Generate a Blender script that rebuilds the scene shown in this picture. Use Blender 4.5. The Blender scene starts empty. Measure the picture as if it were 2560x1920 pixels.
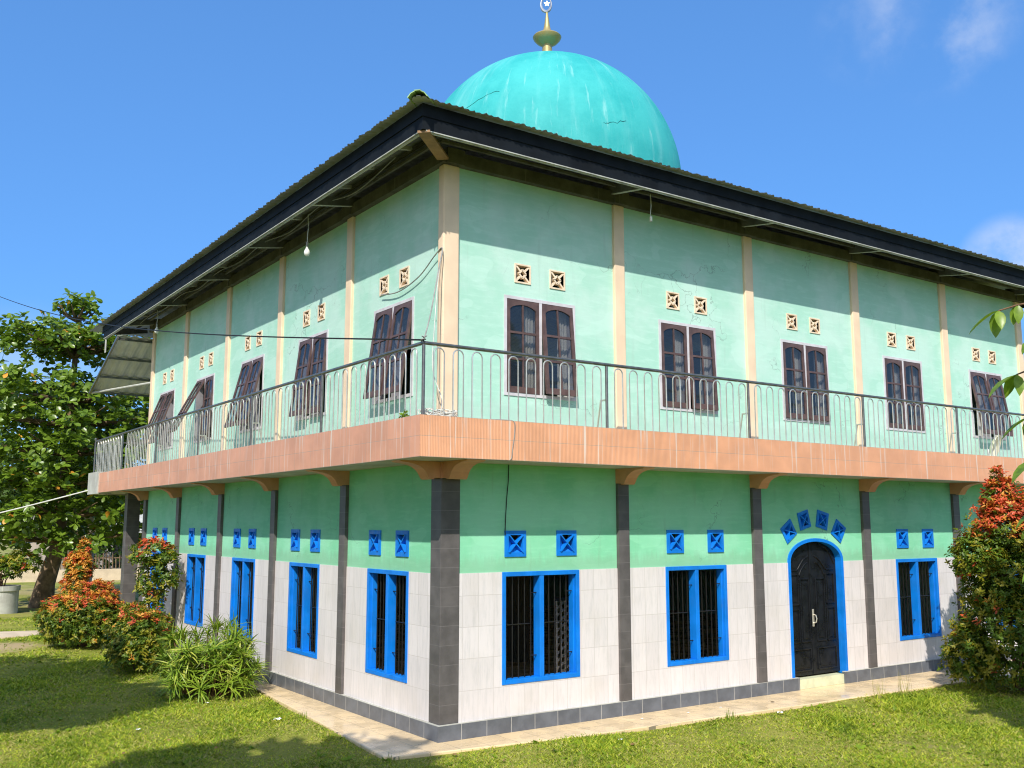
import bpy, bmesh, math, random
import numpy as np
from mathutils import Vector, Matrix
from mathutils.geometry import tessellate_polygon
random.seed(7)
RNG = np.random.default_rng(11)
SC = bpy.context.scene
COL = SC.collection
R = math.radians

# ------------------------------------------------------------------ camera
cam = bpy.data.cameras.new('camera')
cam.sensor_width = 36.0
cam.lens = 36.0 * 2454.68 / 2560.0
cam.clip_start = 0.05
cam.clip_end = 2000
cam_o = bpy.data.objects.new('camera', cam)
COL.objects.link(cam_o)
CAM = Vector((-6.6016, -11.0702, 2.7041))
cR = Vector((0.820516, -0.571624, 0.000388))
cU = Vector((-0.081205, -0.115891, 0.989937))
cF = Vector((0.565826, 0.812290, 0.141509))
cam_o.matrix_world = Matrix(((cR.x, cU.x, -cF.x, CAM.x), (cR.y, cU.y, -cF.y, CAM.y),
                             (cR.z, cU.z, -cF.z, CAM.z), (0, 0, 0, 1)))
SC.camera = cam_o

# ------------------------------------------------------------------ light
SUN_TRAVEL = Vector((0.741, 0.806, -1.0)).normalized()
SUN_EL = math.asin(-SUN_TRAVEL.z)
SUN_ROT = math.atan2(-SUN_TRAVEL.x, -SUN_TRAVEL.y) % (2 * math.pi)
sun = bpy.data.lights.new('sun', 'SUN')
sun.energy = 4.4
sun.angle = R(0.5)
sun.color = (1.0, 0.955, 0.87)
sun_o = bpy.data.objects.new('sun', sun)
COL.objects.link(sun_o)
sun_o.rotation_euler = SUN_TRAVEL.to_track_quat('-Z', 'Y').to_euler()
sun_o.location = (-20, -22, 30)

W = bpy.data.worlds.new('World')
SC.world = W
W.use_nodes = True
wn, wl = W.node_tree.nodes, W.node_tree.links
bg = wn['Background']
sky = wn.new('ShaderNodeTexSky')
sky.sky_type = 'NISHITA'
sky.sun_disc = False
sky.sun_elevation = SUN_EL
sky.sun_rotation = SUN_ROT
sky.altitude = 0
sky.air_density = 1.0
sky.dust_density = 0.3
sky.ozone_density = 10
bg.inputs['Strength'].default_value = 0.15
# thin clouds, placed by direction on the sky sphere
tc = wn.new('ShaderNodeTexCoord')
def w_cloud(direction, inner, outer, scale, lo, hi, amount, prev, white=(4.4, 4.8, 5.6)):
    d = Vector(direction).normalized()
    n = wn.new('ShaderNodeTexNoise'); n.inputs['Scale'].default_value = scale
    n.inputs['Detail'].default_value = 7; n.inputs['Roughness'].default_value = 0.6
    wl.new(tc.outputs['Generated'], n.inputs['Vector'])
    r = wn.new('ShaderNodeMapRange'); r.inputs[1].default_value = lo; r.inputs[2].default_value = hi
    r.interpolation_type = 'SMOOTHSTEP'
    wl.new(n.outputs['Fac'], r.inputs[0])
    dot = wn.new('ShaderNodeVectorMath'); dot.operation = 'DOT_PRODUCT'
    dot.inputs[1].default_value = d
    wl.new(tc.outputs['Generated'], dot.inputs[0])
    m = wn.new('ShaderNodeMapRange'); m.inputs[1].default_value = math.cos(R(outer))
    m.inputs[2].default_value = math.cos(R(inner)); m.interpolation_type = 'SMOOTHSTEP'
    wl.new(dot.outputs['Value'], m.inputs[0])
    a = wn.new('ShaderNodeMath'); a.operation = 'MULTIPLY'
    wl.new(r.outputs[0], a.inputs[0]); wl.new(m.outputs[0], a.inputs[1])
    b = wn.new('ShaderNodeMath'); b.operation = 'MULTIPLY'; b.inputs[1].default_value = amount
    wl.new(a.outputs[0], b.inputs[0])
    mx = wn.new('ShaderNodeMix'); mx.data_type = 'RGBA'
    mx.inputs['B'].default_value = (*white, 1)
    wl.new(b.outputs[0], mx.inputs['Factor']); wl.new(prev, mx.inputs['A'])
    return mx.outputs['Result']
def px_dir(u, v):
    return cF + cR * ((u - 1280) / 2454.68) - cU * ((v - 960) / 2454.68)
gm = wn.new('ShaderNodeGamma'); gm.inputs['Gamma'].default_value = 0.5
wl.new(sky.outputs[0], gm.inputs['Color'])
gn = wn.new('ShaderNodeMix'); gn.data_type = 'RGBA'; gn.blend_type = 'MULTIPLY'; gn.inputs['Factor'].default_value = 1.0
gn.inputs['B'].default_value = (0.81, 1.51, 2.40, 1)
wl.new(gm.outputs[0], gn.inputs['A'])
c_out = gn.outputs['Result']
c_out = w_cloud(px_dir(2350, 50), 0.5, 4.5, 12, 0.42, 0.75, 0.38, c_out)
c_out = w_cloud(px_dir(2170, 80), 0.3, 3.2, 11, 0.40, 0.78, 0.24, c_out)
c_out = w_cloud(px_dir(2535, 665), 0.6, 3.0, 10, 0.25, 0.6, 0.75, c_out)
c_out = w_cloud(px_dir(60, 1020), 1.0, 6.0, 5, 0.3, 0.7, 0.35, c_out)
# bright cumulus added out of view behind the camera to lift the shade
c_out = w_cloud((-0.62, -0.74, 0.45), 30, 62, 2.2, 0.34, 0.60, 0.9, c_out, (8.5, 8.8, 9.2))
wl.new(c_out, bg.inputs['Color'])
SC.view_settings.view_transform = 'Standard'
SC.view_settings.look = 'None'
SC.view_settings.exposure = 0.25
SC.view_settings.gamma = 1.0
SC.cycles.filter_width = 1.1
SC.cycles.max_bounces = 8
SC.cycles.transparent_max_bounces = 12

# ------------------------------------------------------------------ materials
class NT:
    def __init__(s, name):
        s.m = bpy.data.materials.new(name); s.m.use_nodes = True
        s.n = s.m.node_tree.nodes; s.l = s.m.node_tree.links
        s.b = s.n['Principled BSDF']; s.out = s.n['Material Output']
    def add(s, t, **k):
        x = s.n.new(t)
        for a, v in k.items(): setattr(x, a, v)
        return x
    def link(s, a, b): s.l.new(a, b)
    def pos(s):
        return s.add('ShaderNodeNewGeometry').outputs['Position']
    def obj(s):
        return s.add('ShaderNodeTexCoord').outputs['Object']
    def math(s, op, a, b=0.0):
        x = s.add('ShaderNodeMath', operation=op)
        for i, v in enumerate((a, b)):
            if isinstance(v, (int, float)): x.inputs[i].default_value = v
            else: s.link(v, x.inputs[i])
        return x.outputs[0]
    def vscale(s, v, sc):
        x = s.add('ShaderNodeMapping'); x.inputs['Scale'].default_value = sc
        s.link(v, x.inputs['Vector']); return x.outputs[0]
    def noise(s, v, scale, detail=4, rough=0.55):
        x = s.add('ShaderNodeTexNoise'); x.inputs['Scale'].default_value = scale
        x.inputs['Detail'].default_value = detail; x.inputs['Roughness'].default_value = rough
        s.link(v, x.inputs['Vector']); return x.outputs['Fac']
    def ramp(s, f, lo, hi, o0=0.0, o1=1.0):
        x = s.add('ShaderNodeMapRange'); x.interpolation_type = 'SMOOTHSTEP'
        for i, v in zip((1, 2, 3, 4), (lo, hi, o0, o1)): x.inputs[i].default_value = v
        s.link(f, x.inputs[0]); return x.outputs[0]
    def mix(s, f, a, b, blend='MIX'):
        x = s.add('ShaderNodeMix', data_type='RGBA', blend_type=blend)
        if isinstance(f, (int, float)): x.inputs['Factor'].default_value = f
        else: s.link(f, x.inputs['Factor'])
        for k, v in (('A', a), ('B', b)):
            if isinstance(v, tuple): x.inputs[k].default_value = (*v[:3], 1)
            else: s.link(v, x.inputs[k])
        return x.outputs['Result']
    def uz(s, du=0.0, dz=0.0):
        """wall coordinates: u runs along whichever facade, v is height"""
        sp = s.add('ShaderNodeSeparateXYZ'); s.link(s.pos(), sp.inputs[0])
        u = s.math('ADD', s.math('ADD', sp.outputs[0], sp.outputs[1]), du)
        v = s.math('ADD', sp.outputs[2], dz)
        c = s.add('ShaderNodeCombineXYZ'); s.link(u, c.inputs[0]); s.link(v, c.inputs[1])
        return c.outputs[0]
    def brick(s, v, bw, bh, mortar=0.004):
        x = s.add('ShaderNodeTexBrick'); x.offset = 0.0; x.squash = 1.0
        x.inputs['Scale'].default_value = 1.0; x.inputs['Mortar Size'].default_value = mortar
        x.inputs['Mortar Smooth'].default_value = 0.1
        x.inputs['Brick Width'].default_value = bw; x.inputs['Row Height'].default_value = bh
        x.inputs['Color1'].default_value = (0.90, 0.90, 0.90, 1); x.inputs['Color2'].default_value = (1, 1, 1, 1)
        s.link(v, x.inputs['Vector']); return x.outputs['Fac'], x.outputs['Color']
    def bump(s, h, strength=0.2, dist=0.01):
        x = s.add('ShaderNodeBump'); x.inputs['Strength'].default_value = strength
        x.inputs['Distance'].default_value = dist
        s.link(h, x.inputs['Height']); s.link(x.outputs[0], s.b.inputs['Normal'])
    def done(s, col, rough=0.6, spec=0.4, metal=0.0):
        if isinstance(col, tuple): s.b.inputs['Base Color'].default_value = (*col, 1)
        else: s.link(col, s.b.inputs['Base Color'])
        if isinstance(rough, (int, float)): s.b.inputs['Roughness'].default_value = rough
        else: s.link(rough, s.b.inputs['Roughness'])
        s.b.inputs['Specular IOR Level'].default_value = spec
        s.b.inputs['Metallic'].default_value = metal
        return s.m

def mul(c, k): return tuple(min(1.0, x * k) for x in c)
def plain(name, col, rough=0.6, var=0.15, scale=6, spec=0.35, metal=0.0, bump=0.15, col2=None):
    t = NT(name); v = t.obj()
    n = t.noise(v, scale, 5)
    c = t.mix(t.ramp(n, 0.3, 0.7), mul(col, 1 - var), col2 or mul(col, 1 + var))
    if bump:
        t.bump(t.noise(v, scale * 12, 3), bump, 0.004)
    return t.done(c, rough, spec, metal)

def plaster(name, col, alt, dirt, zfoot):
    t = NT(name); p = t.pos(); uz = t.uz()
    big = t.noise(p, 0.9, 5, 0.6)
    c = t.mix(t.ramp(big, 0.42, 0.62), col, alt)
    roll = t.noise(t.vscale(uz, (1.2, 7, 1)), 2.2, 5, 0.65)
    c = t.mix(t.ramp(roll, 0.45, 0.75, 0, 0.45), c, mul(alt, 1.14))
    patch = t.noise(t.vscale(uz, (0.8, 1.6, 1)), 1.4, 2, 0.4)
    c = t.mix(t.ramp(patch, 0.60, 0.615, 0, 0.35), c, mul(alt, 1.1))     # repainted patches with a clear edge
    fine = t.noise(p, 14, 4, 0.7)
    c = t.mix(t.ramp(fine, 0.56, 0.8, 0, 0.22), c, dirt)
    drip = t.noise(t.vscale(uz, (9, 0.7, 1)), 1.0, 4)
    c = t.mix(t.ramp(drip, 0.58, 0.74, 0, 0.3), c, dirt)
    # splash and damp marks with ragged tops just above the foot of the plaster
    sp = t.add('ShaderNodeSeparateXYZ'); t.link(p, sp.inputs[0])
    hgt = t.math('ADD', sp.outputs[2], t.math('MULTIPLY', t.noise(t.vscale(uz, (3, 0.6, 1)), 1.5, 5, 0.7), -0.55))
    c = t.mix(t.ramp(hgt, zfoot - 0.22, zfoot - 0.05, 0.5, 0), c, dirt)
    # hairline cracks
    v = t.add('ShaderNodeTexVoronoi', feature='DISTANCE_TO_EDGE'); v.inputs['Scale'].default_value = 0.55
    wv = t.add('ShaderNodeVectorMath', operation='ADD'); t.link(uz, wv.inputs[0])
    nz = t.add('ShaderNodeTexNoise'); nz.inputs['Scale'].default_value = 2.5; nz.inputs['Detail'].default_value = 5; t.link(uz, nz.inputs['Vector'])
    t.link(nz.outputs['Color'], wv.inputs[1]); t.link(wv.outputs[0], v.inputs['Vector'])
    cr = t.math('MULTIPLY', t.ramp(v.outputs['Distance'], 0.0, 0.006, 0.6, 0), t.ramp(t.noise(uz, 0.7, 2), 0.5, 0.6))
    c = t.mix(cr, c, mul(dirt, 0.5))
    t.bump(t.noise(p, 30, 5, 0.7), 0.4, 0.006)
    return t.done(c, 0.78, 0.2)

M = {}
M['upper_green'] = plaster('upper plaster', (0.385, 0.655, 0.53), (0.49, 0.70, 0.605), (0.38, 0.55, 0.46), 4.2)
M['lower_green'] = plaster('lower plaster', (0.23, 0.63, 0.38), (0.30, 0.68, 0.45), (0.24, 0.46, 0.29), 2.1)
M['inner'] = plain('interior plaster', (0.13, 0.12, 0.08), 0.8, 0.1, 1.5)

def wall_tile():
    t = NT('grey marble wall tile'); uz = t.uz(-0.065, -0.18)
    f, cb = t.brick(uz, 0.245, 0.4, 0.0035)
    vein = t.noise(t.vscale(uz, (20, 2.5, 1)), 1.0, 6, 0.7)
    c = t.mix(t.ramp(vein, 0.42, 0.72), (0.77, 0.71, 0.70), (0.66, 0.62, 0.61))
    c = t.mix(1.0, c, cb, 'MULTIPLY')
    c = t.mix(t.ramp(t.noise(t.pos(), 1.3, 5), 0.5, 0.75, 0, 0.25), c, (0.55, 0.49, 0.40))
    sp = t.add('ShaderNodeSeparateXYZ'); t.link(t.pos(), sp.inputs[0])
    c = t.mix(f, c, (0.58, 0.53, 0.50))
    t.bump(t.math('SUBTRACT', 1.0, f), 0.4, 0.003)
    return t.done(c, 0.32, 0.45)
M['wall_tile'] = wall_tile()

def row_tile(name, col, bw, bh, du, dz, grout, rough=0.4, tex=60):
    t = NT(name); uz = t.uz(du, dz)
    f, cb = t.brick(uz, bw, bh, 0.004)
    n = t.noise(t.pos(), 5, 5)
    c = t.mix(t.ramp(n, 0.3, 0.7), mul(col, 0.85), mul(col, 1.2))
    c = t.mix(1.0, c, cb, 'MULTIPLY')
    c = t.mix(f, c, grout)
    t.bump(t.math('ADD', t.math('SUBTRACT', 1.0, f), t.math('MULTIPLY', t.noise(t.pos(), tex, 2), 0.6)), 0.35, 0.003)
    return t.done(c, rough, 0.45)
M['column_tile'] = row_tile('dark grey column tile', (0.115, 0.103, 0.100), 50, 0.245, 20, -0.19, (0.16, 0.145, 0.14), 0.42, 90)
M['base_tile'] = row_tile('slate baseboard tile', (0.125, 0.135, 0.155), 0.385, 5, -0.23 + 0.385, 1, (0.45, 0.43, 0.40), 0.33, 20)

def fascia(name, col, ribs):
    t = NT(name); uz = t.uz(0.1, -3.515)
    f, cb = t.brick(uz, 50 if ribs else 0.6, 0.252, 0.003)
    n = t.noise(t.pos(), 2.0, 5)
    c = t.mix(t.ramp(n, 0.3, 0.7), mul(col, 0.9), mul(col, 1.08))
    c = t.mix(1.0, c, cb, 'MULTIPLY')
    c = t.mix(t.math('MULTIPLY', f, 0.6), c, (0.72, 0.50, 0.38))
    st = t.noise(t.vscale(uz, (17, 0.55, 1)), 1.0, 3, 0.5)
    gate = t.noise(t.vscale(uz, (1.3, 0.2, 1)), 1.0, 2)
    sf = t.math('MULTIPLY', t.ramp(st, 0.55, 0.68), t.ramp(gate, 0.36, 0.55))
    c = t.mix(t.math('MULTIPLY', sf, 0.75), c, (0.72, 0.66, 0.58))
    st2 = t.noise(t.vscale(uz, (45, 1.0, 1)), 1.0, 2, 0.5)
    c = t.mix(t.ramp(st2, 0.62, 0.72, 0, 0.35), c, (0.70, 0.55, 0.44))
    if ribs:
        w = t.add('ShaderNodeTexWave'); w.wave_type = 'BANDS'; w.bands_direction = 'X'
        w.inputs['Scale'].default_value = 14; t.link(uz, w.inputs['Vector'])
        t.bump(w.outputs['Fac'], 0.5, 0.004)
        c = t.mix(t.ramp(w.outputs['Fac'], 0.0, 0.25, 0.25, 0), c, mul(col, 0.75))
    else:
        t.bump(t.math('SUBTRACT', 1.0, f), 0.3, 0.003)
    return t.done(c, 0.4, 0.4)
M['fascia_ribbed'] = fascia('peach ribbed fascia tile', (0.80, 0.39, 0.215), True)
M['fascia_flat'] = fascia('peach smooth fascia tile', (0.70, 0.34, 0.21), False)

def concrete(name, col, dark, k=1.0):
    t = NT(name); p = t.pos()
    n = t.noise(p, 2.0 * k, 7, 0.7)
    c = t.mix(t.ramp(n, 0.35, 0.65), col, dark)
    c = t.mix(t.ramp(t.noise(t.vscale(t.uz(), (14, 0.8, 1)), 1.0, 3), 0.62, 0.72, 0, 0.35), c, mul(col, 1.9))
    t.bump(t.noise(p, 25, 5, 0.7), 0.5, 0.008)
    return t.done(c, 0.85, 0.2)
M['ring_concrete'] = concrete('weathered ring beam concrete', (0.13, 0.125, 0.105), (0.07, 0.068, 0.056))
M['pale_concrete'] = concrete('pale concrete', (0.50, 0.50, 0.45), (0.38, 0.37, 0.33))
M['sand_path'] = plain('sandy concrete', (0.58, 0.47, 0.33), 0.9, 0.12, 3, 0.2)
M['peach_paint'] = plain('pale peach paint', (0.80, 0.60, 0.42), 0.65, 0.07, 2.5)
M['bracket_paint'] = plain('terracotta paint', (0.62, 0.30, 0.17), 0.55, 0.1, 4)
def worn_paint(name, col, chip, rough):
    t = NT(name); p = t.pos()
    c = t.mix(t.ramp(t.noise(p, 3, 5), 0.35, 0.65), mul(col, 0.9), mul(col, 1.12))
    c = t.mix(t.ramp(t.noise(t.vscale(p, (30, 30, 2)), 1.0, 4, 0.6), 0.5, 0.75, 0, 0.25), c, mul(col, 1.7))
    c = t.mix(t.ramp(t.noise(p, 9, 6, 0.75), 0.62, 0.74, 0, 0.35), c, chip)
    c = t.mix(t.ramp(t.noise(p, 38, 4, 0.7), 0.70, 0.73, 0, 0.7), c, chip)
    t.bump(t.noise(t.vscale(p, (40, 40, 6)), 1.5, 4, 0.6), 0.25, 0.003)
    return t.done(c, t.ramp(t.noise(p, 7, 4), 0.3, 0.7, rough - 0.1, rough + 0.2), 0.45)
M['blue_paint'] = worn_paint('bright blue paint', (0.003, 0.185, 0.68), (0.10, 0.19, 0.34), 0.42)
M['brown_paint'] = plain('brown sash paint', (0.10, 0.060, 0.054), 0.5, 0.25, 7, 0.4)
M['lilac_paint'] = plain('pale lilac window surround', (0.58, 0.55, 0.58), 0.7, 0.1, 6)
M['cream_paint'] = plain('cream breeze block', (0.78, 0.62, 0.46), 0.7, 0.1, 8)
M['bar_iron'] = plain('black iron bar', (0.012, 0.011, 0.010), 0.35, 0.3, 15, 0.5)
M['steel'] = plain('stainless tube', (0.66, 0.63, 0.56), 0.34, 0.1, 10, 0.5, 0.7, 0)
M['steel_dark'] = plain('dull steel rail', (0.20, 0.195, 0.19), 0.35, 0.2, 10, 0.5, 0.7, 0)
M['black_wood'] = plain('black painted board', (0.006, 0.008, 0.011), 0.7, 0.4, 3, 0.2)
M['pale_trim'] = plain('pale batten', (0.42, 0.42, 0.38), 0.7, 0.2, 8)
M['dark_timber'] = plain('dark timber', (0.045, 0.040, 0.033), 0.8, 0.35, 4)
M['grey_timber'] = plain('grey timber', (0.12, 0.115, 0.10), 0.8, 0.3, 4)
M['brown_timber'] = plain('bare brown board', (0.32, 0.19, 0.10), 0.7, 0.2, 6)
M['sheet_metal'] = plain('dull zinc sheet', (0.36, 0.38, 0.43), 0.55, 0.15, 1.5, 0.3, 0.0, 0)
M['roof_top'] = plain('weathered roof face', (0.055, 0.057, 0.06), 0.8, 0.4, 2.5, 0.2, 0.0, 0.2)
M['awning_metal'] = plain('pale zinc awning sheet', (0.53, 0.54, 0.54), 0.5, 0.12, 1.5, 0.4, 0.1, 0)
M['ridge_green'] = plain('faded green ridge sheet', (0.30, 0.46, 0.18), 0.6, 0.3, 6)
M['black_door'] = worn_paint('black gloss door paint', (0.008, 0.009, 0.011), (0.035, 0.034, 0.032), 0.33)
M['silver'] = plain('pale handle metal', (0.75, 0.70, 0.60), 0.3, 0.05, 10, 0.5, 0.6, 0)
M['gold'] = plain('tarnished gold', (0.62, 0.46, 0.17), 0.45, 0.3, 9, 0.5, 0.35, 0.2, (0.40, 0.33, 0.15))
M['grey_metal'] = plain('grey crescent metal', (0.45, 0.46, 0.50), 0.3, 0.2, 9, 0.5, 0.7)
M['white_plastic'] = plain('white plastic', (0.80, 0.79, 0.74), 0.4, 0.04, 8, 0.5, bump=0)
M['cream_plastic'] = plain('cream plastic', (0.80, 0.74, 0.55), 0.45, 0.08, 5, 0.4)
M['black_cable'] = plain('black cable', (0.012, 0.012, 0.014), 0.5, 0.1, 8, bump=0)
M['white_cable'] = plain('off white cable', (0.62, 0.61, 0.56), 0.5, 0.1, 8, bump=0)
M['grey_cable'] = plain('grey cable', (0.30, 0.29, 0.27), 0.5, 0.2, 8, bump=0)
M['paper'] = plain('white scrap', (0.80, 0.80, 0.80), 0.7, 0.05, 8, bump=0)
M['step_cream'] = plain('pale yellow step tile', (0.62, 0.63, 0.42), 0.45, 0.12, 5)
M['curtain'] = plain('white net panel', (0.86, 0.87, 0.88), 0.8, 0.15, 9)
M['rust_roof'] = plain('rusty roof sheet', (0.30, 0.11, 0.07), 0.7, 0.3, 2)
M['house_wall'] = plain('pale house wall', (0.42, 0.36, 0.31), 0.8, 0.12, 1.2)
M['dark_opening'] = plain('dark opening', (0.015, 0.015, 0.015), 0.8, 0.2, 3, bump=0)
M['yellow_paint'] = plain('yellow kerb paint', (0.65, 0.50, 0.10), 0.7, 0.2, 4)
def glass():
    t = NT('window glass')
    t.b.inputs['Alpha'].default_value = 0.38
    return t.done((0.030, 0.042, 0.060), 0.03, 0.9)
M['glass'] = glass()

def dome_mat():
    t = NT('turquoise dome paint'); p = t.obj()
    c = t.mix(t.ramp(t.noise(p, 0.9, 6, 0.65), 0.35, 0.65), (0.026, 0.35, 0.35), (0.05, 0.42, 0.41))
    flat = t.add('ShaderNodeVectorMath', operation='NORMALIZE'); t.link(t.vscale(p, (1, 1, 0)), flat.inputs[0])
    ang = t.add('ShaderNodeVectorMath', operation='ADD'); t.link(t.vscale(flat.outputs[0], (3.2, 3.2, 0)), ang.inputs[0]); t.link(t.vscale(p, (0, 0, 0.16)), ang.inputs[1])
    st = t.noise(ang.outputs[0], 1.6, 6, 0.6)
    c = t.mix(t.ramp(st, 0.48, 0.74, 0, 0.5), c, (0.20, 0.54, 0.53))
    st2 = t.noise(t.vscale(ang.outputs[0], (3, 3, 3)), 1.7, 4, 0.6)
    c = t.mix(t.ramp(st2, 0.57, 0.76, 0, 0.5), c, (0.36, 0.62, 0.60))
    c = t.mix(t.ramp(t.noise(t.vscale(p, (3, 3, 1.0)), 2.0, 6, 0.7), 0.58, 0.8, 0, 0.45), c, (0.016, 0.29, 0.31))
    t.bump(t.noise(p, 16, 6, 0.7), 0.25, 0.02)
    return t.done(c, 0.65, 0.25)
M['dome'] = dome_mat()
M['dome_crack'] = plain('dark crack', (0.025, 0.22, 0.22), 0.9, 0.2, 9, bump=0)

def terrace_mat():
    t = NT('cream terrace tile'); p = t.pos()
    f, cb = t.brick(p, 0.4, 0.4, 0.003)
    c = t.mix(t.ramp(t.noise(p, 1.6, 6, 0.65), 0.3, 0.7), (0.83, 0.63, 0.375), (0.76, 0.57, 0.33))
    c = t.mix(t.ramp(t.noise(p, 7, 6, 0.7), 0.54, 0.8, 0, 0.35), c, (0.52, 0.40, 0.24))
    c = t.mix(1.0, c, cb, 'MULTIPLY')
    c = t.mix(t.math('MULTIPLY', f, 0.6), c, (0.42, 0.34, 0.24))
    r = t.ramp(t.noise(p, 3, 4), 0.35, 0.65, 0.12, 0.4)
    return t.done(c, r, 0.5)
M['terrace'] = terrace_mat()

def lawn_mat():
    t = NT('lawn soil and turf'); p = t.pos()
    n1 = t.noise(p, 0.6, 6, 0.65)
    c = t.mix(t.ramp(n1, 0.4, 0.62), (0.20, 0.235, 0.028), (0.33, 0.32, 0.065))
    n2 = t.noise(p, 2.3, 6, 0.7)
    c = t.mix(t.ramp(n2, 0.54, 0.7, 0, 0.7), c, (0.27, 0.22, 0.10))
    n3 = t.noise(p, 45, 4, 0.7)
    c = t.mix(t.ramp(n3, 0.4, 0.7, 0, 0.5), c, (0.07, 0.11, 0.012))
    sp = t.add('ShaderNodeSeparateXYZ'); t.link(p, sp.inputs[0])
    # bare trodden earth beyond the shrubs
    far = t.ramp(sp.outputs[1], 17.5, 30, 0, 0.55)
    c = t.mix(t.math('MULTIPLY', far, t.ramp(t.noise(p, 0.28, 4), 0.42, 0.6)), c, (0.45, 0.33, 0.19))
    d = t.add('ShaderNodeVectorMath', operation='DISTANCE'); d.inputs[1].default_value = (-3.2, 14.1, -0.05)
    t.link(p, d.inputs[0])
    dd = t.math('ADD', d.outputs['Value'], t.math('MULTIPLY', t.noise(p, 2.5, 5), 1.6))
    c = t.mix(t.ramp(dd, 1.2, 2.2, 0.85, 0), c, (0.46, 0.34, 0.20))
    t.bump(t.math('ADD', n3, n2), 0.6, 0.03)
    return t.done(c, 0.9, 0.15)
M['lawn'] = lawn_mat()

def leaf_mat(name, c1, c2, trans=0.3, rough=0.45, spec=0.4, sc=3.0):
    t = NT(name); p = t.obj()
    c = t.mix(t.ramp(t.noise(p, sc, 3), 0.35, 0.65), c1, c2)
    c = t.mix(t.ramp(t.noise(p, sc * 9, 2), 0.35, 0.7, 0, 0.6), c, mul(c2, 1.3))
    m = t.done(c, rough, spec)
    tr = t.add('ShaderNodeBsdfTranslucent'); t.link(t.mix(1.0, c, (1.0, 1.0, 0.6), 'MULTIPLY'), tr.inputs['Color'])
    ms = t.add('ShaderNodeMixShader'); ms.inputs[0].default_value = trans
    t.link(t.b.outputs[0], ms.inputs[1]); t.link(tr.outputs[0], ms.inputs[2])
    t.link(ms.outputs[0], t.out.inputs['Surface'])
    return m
M['leaf_green'] = leaf_mat('shrub green leaf', (0.05, 0.10, 0.008), (0.12, 0.19, 0.016))
M['leaf_olive'] = leaf_mat('shrub olive leaf', (0.18, 0.20, 0.012), (0.32, 0.28, 0.025))
M['leaf_orange'] = leaf_mat('young orange leaf', (0.50, 0.19, 0.025), (0.68, 0.34, 0.05))
M['leaf_red'] = leaf_mat('young red leaf', (0.46, 0.06, 0.025), (0.66, 0.13, 0.05))
M['almond_leaf'] = leaf_mat('broad almond leaf', (0.085, 0.155, 0.012), (0.17, 0.26, 0.026), 0.35, 0.3, 0.5, 1.2)
M['almond_orange'] = leaf_mat('turning almond leaf', (0.62, 0.25, 0.02), (0.75, 0.36, 0.05), 0.3)
M['strap_green'] = leaf_mat('striped strap leaf', (0.10, 0.20, 0.012), (0.24, 0.34, 0.03), 0.3, 0.35)
M['strap_yellow'] = leaf_mat('yellow strap leaf edge', (0.36, 0.42, 0.05), (0.46, 0.48, 0.08), 0.3, 0.4)
M['palm_leaf'] = leaf_mat('palm leaflet', (0.16, 0.19, 0.035), (0.30, 0.29, 0.08), 0.3, 0.45)
M['tree_leaf'] = leaf_mat('dark tree leaf', (0.03, 0.06, 0.01), (0.07, 0.12, 0.02), 0.25, 0.5, 0.3, 0.6)
M['branch_leaf'] = leaf_mat('bright compound leaf', (0.10, 0.19, 0.012), (0.22, 0.33, 0.03), 0.4, 0.35, 0.45, 4)
M['grass_a'] = leaf_mat('grass blade', (0.27, 0.36, 0.020), (0.47, 0.49, 0.05), 0.35, 0.5, 0.3, 0.9)
M['grass_b'] = leaf_mat('dry grass blade', (0.34, 0.30, 0.09), (0.42, 0.38, 0.12), 0.3, 0.6, 0.2, 2)
M['grass_c'] = leaf_mat('deep grass blade', (0.10, 0.17, 0.012), (0.24, 0.35, 0.022), 0.35, 0.5, 0.3, 0.9)
M['fallen_leaf'] = leaf_mat('fallen brown leaf', (0.22, 0.12, 0.05), (0.36, 0.24, 0.09), 0.15, 0.7, 0.2, 2)
M['bark'] = plain('brown bark', (0.17, 0.115, 0.07), 0.9, 0.45, 5, 0.2, bump=0.8)
M['pale_bark'] = plain('pale bark', (0.42, 0.34, 0.25), 0.9, 0.3, 6, 0.2, bump=0.6)
M['stem'] = plain('woody stem', (0.16, 0.09, 0.05), 0.8, 0.3, 12, 0.2)

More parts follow.
